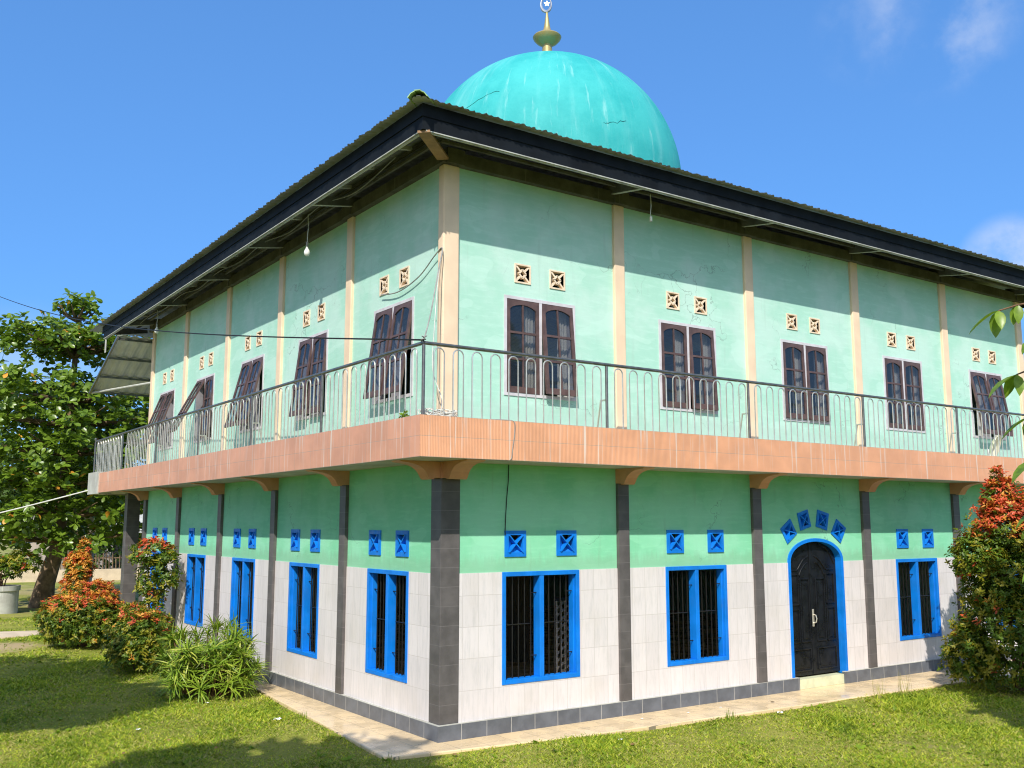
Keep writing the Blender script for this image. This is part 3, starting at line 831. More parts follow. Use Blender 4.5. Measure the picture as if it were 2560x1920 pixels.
def leaf(s):
    m = MB(); y = -0.10; t = 0.04
    u0, u1 = (DC - DH + 0.062, DC - 0.004) if s < 0 else (DC + 0.004, DC + DH - 0.062)
    n = 14; prof = [(u0, 0.19), (u1, 0.19)]
    for i in range(n + 1):
        u = u1 + (u0 - u1) * i / n; prof.append((u, arch_h(u) - 0.004))
    m.prism(prof, lambda u, z: FR(u, y - t, z), lambda u, z: FR(u, y, z))
    L = lambda u: DC + s * u
    def frame(a, b, z0, z1, w=0.022, d=0.016):
        for p, q in (((a, z0), (b, z0)), ((b, z0), (b, z1)), ((b, z1), (a, z1)), ((a, z1), (a, z0))):
            m.bar(FR(L(p[0]), y + 0.004, p[1]), FR(L(q[0]), y + 0.004, q[1]), w, d * 2, up=FR(0, 1, 0))
        if b - a > 0.14:
            m.box((min(L(a + 0.05), L(b - 0.05)), y - 0.001, z0 + 0.05), (max(L(a + 0.05), L(b - 0.05)), y + 0.012, z1 - 0.05), X=FR)
    frame(0.09, 0.58, 0.27, 0.62); frame(0.09, 0.32, 0.74, 1.78); frame(0.37, 0.58, 0.74, 1.28); frame(0.37, 0.58, 1.36, 1.86)
    # swept moulding that climbs to the middle
    cur = [(0.58, 1.93), (0.40, 1.93), (0.36, 1.95), (0.30, 2.02), (0.22, 2.10), (0.13, 2.15), (0.08, 2.165)]
    m.tube([FR(L(u), y + 0.006, z) for u, z in cur], 0.014, 6)
    cur = [(0.33, 1.84), (0.28, 1.93), (0.2, 2.01), (0.11, 2.06)]
    m.tube([FR(L(u), y + 0.006, z) for u, z in cur], 0.011, 6)
    cur = [(0.62, 2.02), (0.52, 2.19), (0.38, 2.31), (0.2, 2.37)]
    m.tube([FR(L(u), y + 0.006, z) for u, z in cur], 0.012, 6)
    # beveled cover strip on the meeting edge
    if s < 0: m.box((u1 - 0.05, y, 0.2), (u1 + 0.004, y + 0.014, arch_h(u1) - 0.03), X=FR)
    return bevel(m.build('door_leaf', M['black_door'], door), 0.004)
leaf(-1); leaf(1)
m = MB(); y = -0.092
m.box((DC - 0.035, y, 0.98), (DC + 0.012, y + 0.012, 1.27), X=FR)
m.tube([FR(DC + 0.0, y + 0.01, 1.18), FR(DC + 0.004, y + 0.05, 1.17), FR(DC + 0.012, y + 0.062, 1.11), FR(DC + 0.004, y + 0.05, 1.05), FR(DC, y + 0.01, 1.035)], 0.011, 8)
bevel(m.build('handle', M['silver'], door), 0.004)
m = MB(); m.box((6.862, -0.035, 0.002), (8.048, 0.15, 0.16)); part('door_step', m, M['step_cream'])

# ------------------------------------------------------------ railing
RZ = 4.915; RO = 0.70
def hoop_mesh():
    m = MB(); w = 0.075; zt = 4.875
    pts = [(-w, 0, 4.0), (-w, 0, zt - w - 0.05), (-w, 0, zt - w)]
    pts += [(-w * math.cos(a), 0, zt - w + w * math.sin(a)) for a in [math.pi * k / 8 for k in range(1, 8)]]
    pts += [(w, 0, zt - w), (w, 0, zt - w - 0.05), (w, 0, 4.0)]
    m.tube(pts, 0.0095, 6); return m
def railing(F, rz, posts, end, lo):
    m = MB(); m.tube([F(lo, RO, RZ), F(end, RO, RZ)], 0.024, 10)
    rail = part('railing', m, M['steel_dark'], smooth=True)
    h0 = None; p0 = None
    for i, p in enumerate(posts):
        if p0 is None:
            pm = MB(); pm.tube([(0, 0, 4.0), (0, 0, RZ - 0.02)], 0.021, 10); p0 = pm.build('post', M['steel_dark'], rail, smooth=True, loc=F(p, RO, 0))
        else: copy_tree(p0, F(p, RO, 0), parent=rail)
        nx = posts[i + 1] if i + 1 < len(posts) else end
        for k in range(int((nx - p - 0.2) / 0.2815) + 1):
            u = p + 0.22 + 0.2815 * k
            if u > nx - 0.1: break
            if h0 is None: h0 = hoop_mesh().build('hoop', M['steel'], rail, smooth=True, loc=F(u, RO, 0)); h0.rotation_euler[2] = rz
            else: copy_tree(h0, F(u, RO, 0), parent=rail)
        if i > 0:
            b = MB(); b.tube([F(p, RO - 0.02, 4.42), F(p, RO - 0.13, 4.42)], 0.013, 6); b.tube([F(p, RO - 0.13, 4.43), F(p, RO - 0.22, 3.99)], 0.013, 6)
            b.build('brace', M['steel'], rail, smooth=True)
    return rail
railing(FR, 0.0, [-0.70, 2.23, 5.12, 8.02, 10.90, 13.80], 15.3, -0.70)
railL = railing(FL, math.pi / 2, [2.30, 5.20, 8.10, 11.10], 13.9, -0.70)
# first run of the left side starts at the shared corner post
h0 = [o for o in bpy.data.objects if o.parent == railL and o.name.startswith('hoop')][0]
for k in range(10): copy_tree(h0, FL(-0.70 + 0.24 + 0.284 * k, RO, 0), parent=railL)
m = MB()   # far run and the rear side: too small to count
hm = hoop_mesh()
for k in range(10):
    hb = hoop_mesh(); u = 14.3 + 0.27 * k
    base = len(m.v); m.v += [(-RO + v[1], u - v[0], v[2]) for v in hb.v]; m.f += [tuple(i + base for i in f) for f in hb.f]; m.mi += hb.mi
for k in range(24):
    hb = hoop_mesh(); u = -0.4 + 0.28 * k
    base = len(m.v); m.v += [(u + v[0], 17.05 + v[1], v[2]) for v in hb.v]; m.f += [tuple(i + base for i in f) for f in hb.f]; m.mi += hb.mi
rr = MB(); rr.tube([(-RO, 13.9, RZ), (-RO, 17.05, RZ), (6.5, 17.05, RZ)], 0.024, 8)
for p in ((-RO, 14.1), (-RO, 17.05), (2.2, 17.05), (5.1, 17.05)): rr.tube([(p[0], p[1], 4.0), (p[0], p[1], RZ - 0.02)], 0.021, 8)
rr.lathe([(0.0, 0.10), (0.03, 0.08), (0.035, 0.05), (0.02, 0.02), (0.02, 0)], (-RO, 17.05, RZ), 10)
rear = part('railing', rr, M['steel_dark'], smooth=True)
tag(m.build('hoop', M['steel'], rear, smooth=True), kind='stuff')

# ------------------------------------------------------------ roof
E0 = -1.0; EX, EY = XE + 1.0, 17.2; RSL = 0.2; RZ0 = 7.935
def roof_side(F, a, b, depth, flip=False):
    """corrugated sheet rising inwards from an eave that runs from a to b"""
    n = int((b - a) / 0.0238); V = []; Fc = []
    rows = [0, 0.5, 1.0]
    for i in range(n + 1):
        u = a + (b - a) * i / n; ph = (u / 0.19) % 1.0
        cz = 0.016 if ph < 0.24 else 0.0
        dep = max(0.0, min(u - a, b - u, depth))
        jit = 0.012 * math.sin(i * 1.7) + 0.01 * math.sin(i * 0.31)
        for r in rows:
            t = dep * r
            V.append(F(u, 1.0 - t + (jit if r == 0 else 0), RZ0 + t * RSL + cz))
    for i in range(n):
        for r in range(2): Fc.append((i * 3 + r, i * 3 + r + 1, i * 3 + r + 4, i * 3 + r + 3))
    if flip: Fc = [tuple(reversed(f)) for f in Fc]
    m = MB(); m.v = V; m.f = Fc; m.mi = [0] * len(Fc); return m
roof_m = MB()
def absorb(dst, src):
    k = len(dst.v); dst.v += src.v; dst.f += [tuple(i + k for i in f) for f in src.f]; dst.mi += src.mi
absorb(roof_m, roof_side(FR, E0, EX, 7.9, True))
absorb(roof_m, roof_side(FL, E0, EY, 7.9))
absorb(roof_m, roof_side(lambda u, o, z: (XE + o, u, z), E0, EY, 7.9, True))
absorb(roof_m, roof_side(lambda u, o, z: (u, EY - 1.0 + o, z), E0, EX, 7.9))
roof = part('roof', roof_m, [M['roof_top'], M['sheet_metal']], recalc=False)
sd = roof.modifiers.new('thickness', 'SOLIDIFY'); sd.thickness = 0.008; sd.material_offset = 1; sd.material_offset_rim = 0; sd.offset = -1
m = MB()
pts = []
for k in range(30):
    t = 8.0 * k / 29; pts.append((E0 - 0.02 + t, E0 - 0.02 + t, RZ0 - 0.02 + RSL * t))
arc = [(-0.13, -0.01), (-0.09, 0.045), (-0.04, 0.07), (0.04, 0.07), (0.09, 0.045), (0.13, -0.01)]
dg = Vector((1, -1, 0)).normalized()
for i in range(29):
    for j in range(5):
        q = []
        for (pi, aj) in ((i, j), (i + 1, j), (i + 1, j + 1), (i, j + 1)):
            q.append(tuple(Vector(pts[pi]) + dg * arc[aj][0] + Vector((0, 0, arc[aj][1]))))
        m.poly(q)
rc = m.build('ridge_cap', M['ridge_green'], roof); rc.modifiers.new('thickness', 'SOLIDIFY').thickness = 0.01
# fascia boards: upper board set 12 mm proud of the lower one
m = MB()
FZ0, FZM, FZ1 = 7.60, 7.765, 7.93; eo = 0.835
yb = 16.25
m.box((-eo, -eo, FZ0), (XE + eo, -eo + 0.025, FZM - 0.002)); m.box((-eo - 0.014, -eo - 0.014, FZM), (XE + eo, -eo + 0.025, FZ1))
m.box((-eo, -eo + 0.0255, FZ0), (-eo + 0.025, yb, FZM - 0.002)); m.box((-eo - 0.014, -eo + 0.0255, FZM), (-eo + 0.025, yb + 0.1, FZ1))
m.box((XE + eo - 0.025, -eo + 0.0255, FZ0), (XE + eo, yb, FZM - 0.002)); m.box((XE + eo - 0.025, -eo + 0.0255, FZM), (XE + eo + 0.012, yb + 0.1, FZ1))
part('fascia_board', m, M['black_wood'])
m = MB()   # pale flashing, edge a little ragged
def strip(F, a, b):
    n = 120
    for i in range(n):
        u0, u1 = a + (b - a) * i / n, a + (b - a) * (i + 1) / n
        h = 0.022 + 0.010 * math.sin(i * 0.9) + 0.008 * random.random()
        m.box((u0, eo - 0.025 - 0.05, FZ0 - 0.016), (u1, eo - 0.002, FZ0 - 0.016 + 0.0155), X=F)
        m.box((u0, eo - 0.03, FZ0 - 0.016 - h * 0.5), (u1, eo - 0.024, FZ0 - 0.0165), X=F)
strip(FR, -0.78, XE + 0.8); strip(FL, -0.75, yb)
part('eave_strip', m, M['pale_trim'])
# outriggers and purlins below the sheets
for F, us in ((FR, RC), (FL, LC + [15.7])):
    for u in us:
        m = MB(); m.bar(F(u - 0.17, -0.1, 7.80), F(u - 0.17, 0.78, 7.66), 0.07, 0.14)
        m.bar(F(u - 0.17, -0.1, 7.727), F(u - 0.17, 0.78, 7.587), 0.06, 0.006, m=1)
        part('outrigger', m, [M['grey_timber'], M['pale_trim']])
m = MB()
for F, b in ((FR, XE), (FL, 16.2)):
    for o, z in ((0.55, 7.965), (0.28, 8.02), (0.02, 8.07)): m.bar(F(-o, o, z), F(b, o, z), 0.04, 0.05)
    m.bar(F(-0.2, 0.22, 7.79), F(b, 0.22, 7.79), 0.04, 0.04)
part('purlin', m, M['grey_timber'])
m = MB()
for F, b in ((FR, XE), (FL, 16.2)):
    k = -0.4; i = 0
    while k < b:
        m.bar(F(k, 0.80, 7.86), F(k, 0.32 - 0.1 * (i % 2), 7.93), 0.06, 0.05); k += 0.97; i += 1
part('batten', m, M['pale_trim'])
m = MB(); m.bar((-0.80, -0.80, 7.585), (-0.10, -0.10, 7.60), 0.16, 0.03); part('corner_board', m, M['brown_timber'])
# pale hanging bracket and awning at the rear corner
m = MB(); m.bar((-0.80, 16.1, 7.62), (-0.80, 16.1, 7.2), 0.09, 0.02, up=(1, 0, 0)); part('hanger', m, M['pale_concrete'])

AT, AB = (14.6, 7.42), (17.5, 6.30)
m = MB(); n = 90
for i in range(n + 1):
    x = -0.85 + 6.0 * i / n; cz = 0.025 if (i // 2) % 2 else 0.0
    for t in (0.0, 1.0):
        m.v.append((x, AT[0] + (AB[0] - AT[0]) * t, AT[1] + (AB[1] - AT[1]) * t + cz))
for i in range(n): m.quad(2 * i, 2 * i + 1, 2 * i + 3, 2 * i + 2)
aw = part('awning', m, M['awning_metal'], recalc=False); aw.modifiers.new('thickness', 'SOLIDIFY').thickness = 0.006
m = MB()
sl = (AB[1] - AT[1]) / (AB[0] - AT[0])
for t in (0.03, 0.35, 0.68, 0.97):
    y = AT[0] + (AB[0] - AT[0]) * t; z = AT[1] + (AB[1] - AT[1]) * t - 0.04
    m.bar((-0.85, y, z), (5.1, y, z), 0.05, 0.05)
for x in (-0.84, 2.0, 5.0): m.bar((x, AT[0], AT[1] - 0.045), (x, AB[0], AB[1] - 0.045), 0.05, 0.06)
m.build('awning_frame', M['steel_dark'], aw)
m = MB(); m.tube([(-0.8, AB[0] - 0.05, AB[1] - 0.03), (0.05, 14.45, 6.28)], 0.03, 8); m.tube([(0.05, 14.45, 5.9), (0.5, 16.2, 6.75)], 0.03, 8)
m.build('stay', M['pale_concrete'], aw)

# ------------------------------------------------------------ dome
DX, DY, DZ, DR = 7.18, 7.20, 10.71, 3.2
m = MB(); prof = [(DR, -2.2), (DR, -1.2), (DR, -0.4)] + [(DR * math.cos(math.pi / 2 * k / 40), DR * math.sin(math.pi / 2 * k / 40)) for k in range(41)]
m.lathe(prof, (0, 0, 0), 128)
def on_dome(az, el): return (DR + 0.004) * math.cos(el) * math.cos(az), (DR + 0.004) * math.cos(el) * math.sin(az), (DR + 0.004) * math.sin(el)
front = math.atan2(CAM.y - DY, CAM.x - DX)
def crack(pts):
    out = []
    for (a0, e0), (a1, e1) in zip(pts, pts[1:]):
        for k in range(6):
            t = k / 6; out.append(on_dome(front + R(a0 + (a1 - a0) * t + random.uniform(-.5, .5)), R(e0 + (e1 - e0) * t + random.uniform(-.5, .5))))
    m.tube(out, [0.002 + 0.004 * abs(math.sin(i * 0.5)) for i in range(len(out))], 5, m=1)
crack([(-50, 12), (-44, 14.5), (-38, 18), (-27, 23), (-20, 24)])
crack([(22, 8), (27, 9), (33, 11)])
dome = part('dome', m, [M['dome'], M['dome_crack']], smooth=True, loc=(DX, DY, DZ), sharp=60)
m = MB(); m.lathe([(0.13, 3.0), (0.12, 3.72), (0.15, 3.735), (0.26, 3.80), (0.335, 3.885), (0.355, 3.935), (0.33, 3.965), (0.20, 4.03), (0.10, 4.11), (0.075, 4.22), (0.05, 4.4), (0.028, 4.55), (0.022, 4.63), (0.0, 4.63)], (0, 0, 0), 40)
fin = m.build('finial', M['gold'], dome, smooth=True, sharp=50)
m = MB()   # crescent faces the camera side, open at the top right, with a small star
cdir = Vector((math.sin(front), -math.cos(front), 0)); cz = 4.63 + 0.18
cp, cr = [], []
for k in range(33):
    a = R(55 - 320 * k / 32 + 0)
    w = 0.012 + 0.028 * math.sin(math.pi * k / 32)
    cp.append(Vector((0, 0, cz + 0.0)) + cdir * (-0.02 + 0.125 * math.cos(a)) * -1 + Vector((0, 0, 0.19 * math.sin(a)))); cr.append(w)
m.tube(cp, cr, 8)
st = []
for k in range(10):
    a = R(90 + 36 * k); r = 0.085 if k % 2 == 0 else 0.036; st.append((r * math.cos(a), r * math.sin(a)))
ny = Vector((math.cos(front), math.sin(front), 0))
m.prism(st, lambda u, z: Vector((0, 0, cz + 0.02)) + cdir * u + Vector((0, 0, z)) + ny * 0.008, lambda u, z: Vector((0, 0, cz + 0.02)) + cdir * u + Vector((0, 0, z)) - ny * 0.008)
m.build('crescent', M['grey_metal'], dome, smooth=True)

# ================================================================== THINGS ON THE BUILDING
def bulb(loc, top, label, has_bulb=True):
    e = empty('hanging_bulb', loc, label, 'light bulb', 'bulbs hanging from the eaves')
    m = MB(); h = top - loc[2]
    m.tube([(0, 0, h), (0.01, 0.0, h * 0.6), (0.004, 0.01, h * 0.3), (0, 0, 0.06)], 0.007, 6); m.build('cord', M['white_cable'], e)
    m = MB(); m.lathe([(0.0, 0.075), (0.02, 0.07), (0.022, 0.0), (0.018, -0.005)], (0, 0, 0), 12); m.build('socket', M['grey_cable'] if has_bulb else M['white_plastic'], e, smooth=True)
    if has_bulb:
        m = MB(); m.lathe([(0.016, 0.0), (0.022, -0.03), (0.042, -0.065), (0.05, -0.10), (0.044, -0.135), (0.025, -0.155), (0.0, -0.16)], (0, 0, 0), 20)
        m.build('bulb', M['white_plastic'], e, smooth=True)
bulb((-0.5, 3.5, 7.16), 7.70, 'white light bulb on a cord under the left eave, nearer the corner')
bulb((-0.5, 12.3, 7.30), 7.70, 'white light bulb on a cord under the left eave, at the awning end')
bulb((3.32, -0.5, 7.24), 7.66, 'empty white bulb socket on a cord under the right eave', False)
def wire(name, pts, r, mat, label, cat='cable', n=6):
    m = MB(); P = [Vector(p) for p in pts]
    # smooth the polyline
    out = []
    for i in range(len(P) - 1):
        p0, p1, p2, p3 = P[max(i - 1, 0)], P[i], P[i + 1], P[min(i + 2, len(P) - 1)]
        for k in range(6):
            t = k / 6
            out.append(0.5 * ((2 * p1) + (p2 - p0) * t + (2 * p0 - 5 * p1 + 4 * p2 - p3) * t * t + (3 * p1 - p0 - 3 * p2 + p3) * t ** 3))
    out.append(P[-1]); m.tube(out, r, n)
    o = m.build(name, mat, None, smooth=True); return tag(o, label, cat)
def at(u, v, t): return CAM + px_dir(u, v).normalized() * t
a = Vector((-0.70, -0.70, 4.95)); b = at(-60, 718, 38)
wire('overhead_wire', [a.lerp(b, k / 12) - Vector((0, 0, 0.5 * math.sin(math.pi * k / 12))) for k in range(13)], 0.011, M['black_cable'], 'thin black wire crossing the sky to the railing corner post', 'wire')
a = Vector((-0.8, 17.15, 3.6)); b = Vector((-9.0, 24.0, 2.0))
wire('overhead_wire', [a.lerp(b, k / 8) - Vector((0, 0, 0.35 * math.sin(math.pi * k / 8))) for k in range(9)], 0.017, M['white_cable'], 'thick white wire running from the bare concrete balcony end to the left', 'wire')
wire('wall_cable', [(1.05, -0.01, 3.51), (1.04, -0.014, 3.3), (1.02, -0.012, 3.1), (1.0, -0.014, 2.85), (0.985, -0.02, 2.62), (0.99, -0.024, 2.56)], 0.006, M['black_cable'], 'black cable hanging from the balcony to a blue vent')
wire('wall_cable', [(0.30, -0.68, 4.03), (0.52, -0.74, 4.03), (0.60, -0.785, 4.0), (0.60, -0.787, 3.85), (0.57, -0.785, 3.65), (0.55, -0.783, 3.53), (0.5, -0.73, 3.505)], 0.006, M['grey_cable'], 'grey cable looping over the ribbed orange balcony band')
wire('wall_cable', [(-0.70, -0.69, 4.93), (-0.45, -0.42, 5.35), (-0.2, -0.18, 6.0), (-0.075, -0.07, 6.36), (-0.06, 0.15, 6.32), (-0.05, 0.6, 6.12), (-0.05, 1.2, 6.02), (-0.05, 1.75, 6.08)], 0.009, M['grey_cable'], 'grey cable running from the railing corner up and along the left wall')
wire('wall_cable', [(-0.072, -0.06, 6.35), (-0.10, 0.0, 5.9), (-0.2, -0.1, 5.3), (-0.25, -0.15, 4.7), (-0.2, -0.3, 4.3), (-0.35, -0.5, 4.03)], 0.006, M['white_cable'], 'white cable dangling down the corner column behind the railing')
tg = []
for k in range(70):
    a_ = k * 0.75; tg.append((-0.42 + 0.22 * math.cos(a_) + random.uniform(-.03, .03), -0.60 + 0.10 * math.sin(a_ * 1.13), 4.03 + 0.02 * (k % 5)))
wire('cable_coil', tg, 0.006, M['white_cable'], 'tangled coil of pale cable on the balcony corner ledge', 'cable', 5)
kn = [(-0.70 + 0.05 * math.cos(k), -0.70 + 0.05 * math.sin(k * 1.2), 4.93 + 0.006 * k) for k in range(14)]
wire('cable_knot', kn, 0.007, M['grey_cable'], 'knot of cable wrapped round the railing corner post top', 'cable', 5)
ev = [(-0.45, 0.6 + 1.25 * k, 7.74 - (0.10 if k % 2 else 0.0) + random.uniform(-.03, .03)) for k in range(12)]
wire('eave_cable', ev, 0.007, M['grey_cable'], 'grey cable sagging below the rafters of the left eave')
# cream dish on the balcony floor
e = empty('dish', (12.75, -0.38, 3.985), 'cream round dish leaning behind the railing below the last upper window', 'dish')
m = MB(); m.lathe([(0.0, 0.09), (0.10, 0.075), (0.19, 0.035), (0.245, 0.0), (0.262, 0.0), (0.262, 0.012), (0.20, 0.06), (0.10, 0.10), (0.0, 0.115)], (0, 0, 0), 36)
d1 = m.build('bowl', M['cream_plastic'], e, smooth=True); d1.location = (0.05, 0, 0.265); d1.rotation_euler = (R(-72), R(0), R(15))
m = MB(); m.box((-0.35, -0.10, 0.002), (0.1, 0.05, 0.05)); m.tube([(-0.3, -0.05, 0.05), (-0.36, -0.05, 0.2)], 0.02, 8); bevel(m.build('base', M['white_plastic'], e), 0.01)

# ================================================================== PLANTS
LEAFP = [(0, 0.05), (0.25, 0.8), (0.55, 1.0), (0.82, 0.6), (1.0, 0.0)]
def shrub_leaves(name, parent, blobs, n, L, red_z, mats, red_amt=0.9, per=7, seed=0, loc=None, orange=0.35):
    """sprigs on the skin and inside a few ellipsoid blobs; tips are young red and orange growth"""
    rg = np.random.default_rng(seed)
    vol = np.array([b[1][0] * b[1][1] + b[1][0] * b[1][2] for b in blobs]); vol = vol / vol.sum()
    Pl, Dl, Nl, Ll, Ml = [], [], [], [], []
    for bi, (c, r) in enumerate(blobs):
        k = int(n * vol[bi]); d = unit(rg.normal(size=(k, 3))); d[:, 2] = np.where(d[:, 2] < -0.75, -d[:, 2], d[:, 2])
        rad = rg.uniform(0.55, 1.0, k) ** 0.45 * (1 + 0.10 * np.sin(d[:, 0] * 9 + d[:, 2] * 7 + bi) + 0.07 * rg.normal(size=k))
        pos = np.array(c) + d * np.array(r) * rad[:, None]
        keep = pos[:, 2] > 0.04; pos, d, rad = pos[keep], d[keep], rad[keep]; k = len(pos)
        ax = unit(d * 0.8 + np.array([0, 0, 0.75]) + 0.35 * rg.normal(size=(k, 3)))
        outer = rad > 0.86
        pr = red_amt * np.clip((pos[:, 2] - red_z) / 0.35, 0, 1) * np.where(outer, 1, 0.35) + 0.025 * outer
        u = np.clip(0.5 + 0.5 * np.sin(pos[:, 0] * 11 + seed) * np.cos(pos[:, 1] * 9 + pos[:, 2] * 8) + 0.28 * rg.normal(size=k), 0.03, 1); red = (u < pr) | (rg.uniform(size=k) < 0.02 * outer)
        t = rg.uniform(size=k)
        mi = np.where(red, np.where(t < orange, 2, 3), np.where(rg.uniform(size=k) < 0.45 * outer, 1, 0))
        for j in range(per):
            ang = 2 * math.pi * j / per + rg.uniform(0, 1, k); up = rg.uniform(0.15, 0.95, k)
            s = unit(np.cross(ax, np.array([0.3, 0.5, 0.81]))); w = np.cross(ax, s)
            dr = unit(s * np.cos(ang)[:, None] + w * np.sin(ang)[:, None] + ax * up[:, None])
            Pl.append(pos + ax * rg.uniform(-0.5, 0.5, (k, 1)) * L); Dl.append(dr); Nl.append(unit(ax + 0.3 * rg.normal(size=(k, 3))))
            Ll.append(L * rg.uniform(0.7, 1.25, k)); Ml.append(mi)
    P, D, N, Ls, mi = map(np.concatenate, (Pl, Dl, Nl, Ll, Ml))
    return leaf_mesh(name, P, D, N, Ls, Ls * 0.19, mi, mats, LEAFP, 0.2, 0.3, parent, loc)
SM = [M['leaf_green'], M['leaf_olive'], M['leaf_orange'], M['leaf_red']]
def stems(parent, spread, h, n=6, r=0.018, seed=0):
    rg = random.Random(seed); m = MB()
    for k in range(n):
        a = 2 * math.pi * k / n + rg.uniform(-.4, .4); s = spread * rg.uniform(0.3, 0.9)
        p = [(0.05 * math.cos(a), 0.05 * math.sin(a), -0.06), (s * .4 * math.cos(a), s * .4 * math.sin(a), h * .45), (s * math.cos(a + .2), s * math.sin(a + .2), h * rg.uniform(.75, .95))]
        m.tube(p, [r, r * .7, r * .3], 6)
    m.build('stem', M['stem'], parent, smooth=True)
def shrub(name, loc, blobs, n, L, red_z, label, spread, h, seed, group='red tipped shrubs round the building', red=0.9, orange=0.35):
    e = empty(name, loc, label, 'shrub', group)
    shrub_leaves('foliage', e, blobs, n, L, red_z, SM, red, seed=seed, orange=orange); stems(e, spread, h, seed=seed)
    return e
shrub('red_tip_shrub', (-1.55, 13.1, -0.05), [((0.1, 0, 0.58), (0.98, 1.0, 0.60)), ((0.3, 0.25, 1.0), (0.52, 0.6, 0.46)), ((-0.45, 0.0, 0.66), (0.55, 0.7, 0.48)), ((0.8, -0.2, 0.5), (0.5, 0.6, 0.48))],
      3600, 0.076, 0.80, 'large rounded orange and red shrub beside the path', 0.8, 1.4, 3, orange=0.6)
shrub('red_tip_shrub', (-1.2, 16.0, -0.05), [((0, 0, 0.9), (0.34, 0.36, 0.95)), ((0.06, 0, 1.65), (0.34, 0.34, 0.42)), ((0.2, 0.1, 2.05), (0.14, 0.14, 0.3))],
      1300, 0.078, 0.75, 'tall slim orange shrub standing behind the large rounded one', 0.3, 1.9, 4, orange=0.75)
shrub('red_tip_shrub', (-1.45, 8.7, -0.05), [((0, 0, 0.55), (0.60, 0.68, 0.55)), ((0.3, 0.45, 0.62), (0.48, 0.5, 0.46)), ((-0.08, -0.3, 0.42), (0.46, 0.46, 0.42))],
      2200, 0.074, 0.88, 'dark low shrub with red tips behind the strap leaved plant', 0.5, 1.0, 5, red=0.75)
e = shrub('red_tip_shrub', (-0.62, 11.0, -0.05), [((-0.05, 0, 2.12), (0.46, 0.55, 0.30)), ((0.0, 0.1, 1.55), (0.32, 0.5, 0.5)), ((0.15, -0.45, 1.75), (0.26, 0.3, 0.45)), ((0, 0, 0.95), (0.22, 0.4, 0.45))],
      620, 0.09, 2.08, 'thin leggy shrub with red top against the tiled wall', 0.35, 2.1, 6)
shrub('red_tip_shrub', (10.05, -2.0, -0.05), [((0, 0, 0.9), (0.90, 0.90, 0.98)), ((0.0, 0, 1.8), (0.74, 0.74, 0.85)), ((0.0, 0, 2.55), (0.60, 0.60, 0.70)), ((-0.05, 0.05, 3.1), (0.32, 0.32, 0.45)), ((-0.12, 0.08, 3.42), (0.13, 0.13, 0.32)), ((-0.5, 0.3, 2.2), (0.40, 0.40, 0.42)), ((0.5, -0.45, 2.75), (0.42, 0.42, 0.45)), ((0.6, -0.6, 1.2), (0.8, 0.8, 1.2)), ((-0.62, 0.45, 0.55), (0.42, 0.42, 0.5))],
      9500, 0.078, 2.5, 'tall cone shaped shrub with red crown at the right end of the walkway', 0.6, 3.3, 8, red=0.95, orange=0.3)

# strap leaved plant with yellow edges
def strap_plant(loc, label):
    rg = np.random.default_rng(21); e = empty('strap_leaf_plant', loc, label, 'shrub')
    P, D, N, L, Wd, mi, dr = [], [], [], [], [], [], []
    m = MB()
    for k in range(125):
        a = rg.uniform(0, 2 * math.pi); r = 0.80 * math.sqrt(rg.uniform(0, 1)); top = rg.uniform(0.25, 1.05) * (1.08 - 0.5 * (r / 0.86) ** 2)
        c = np.array([r * math.cos(a), r * math.sin(a) * 0.95, max(0.12, top)])
        m.tube([(c[0] * .35, c[1] * .35, -0.05), (c[0] * .8, c[1] * .8, c[2] * .6), tuple(c)], [0.014, 0.012, 0.010], 5)
        ax = unit(np.array([c[0] * 0.9, c[1] * 0.9, 0.75]))
        n = rg.integers(20, 30)
        for j in range(n):
            az = j * 2.4 + rg.uniform(-.3, .3); el = rg.uniform(0.05, 1.25)
            s = unit(np.cross(ax, np.array([0.2, 0.4, 0.9]) + 0.01)); w = np.cross(ax, s)
            d = (s * math.cos(az) + w * math.sin(az)) * math.cos(el) + ax * math.sin(el)
            P.append(c + ax * rg.uniform(-0.06, 0.05)); D.append(d); N.append(ax + 0.2 * rg.normal(size=3) + np.array([0, 0, 0.3]))
            L.append(rg.uniform(0.20, 0.36)); Wd.append(rg.uniform(0.008, 0.013)); mi.append(0 if rg.uniform() < 0.82 else 1); dr.append(rg.uniform(0.15, 0.75))
    leaf_mesh('foliage', np.array(P), np.array(D), np.array(N), np.array(L), np.array(Wd), np.array(mi), [M['strap_green'], M['strap_yellow']],
              [(0, 0.6), (0.25, 1.0), (0.5, 1.0), (0.75, 0.7), (1, 0.05)], np.array(dr), 0.35, e)
    m.build('stem', M['stem'], e)
    return e
strap_plant((-1.18, 5.35, -0.05), 'bushy plant of yellow green strap leaves at the walkway edge')

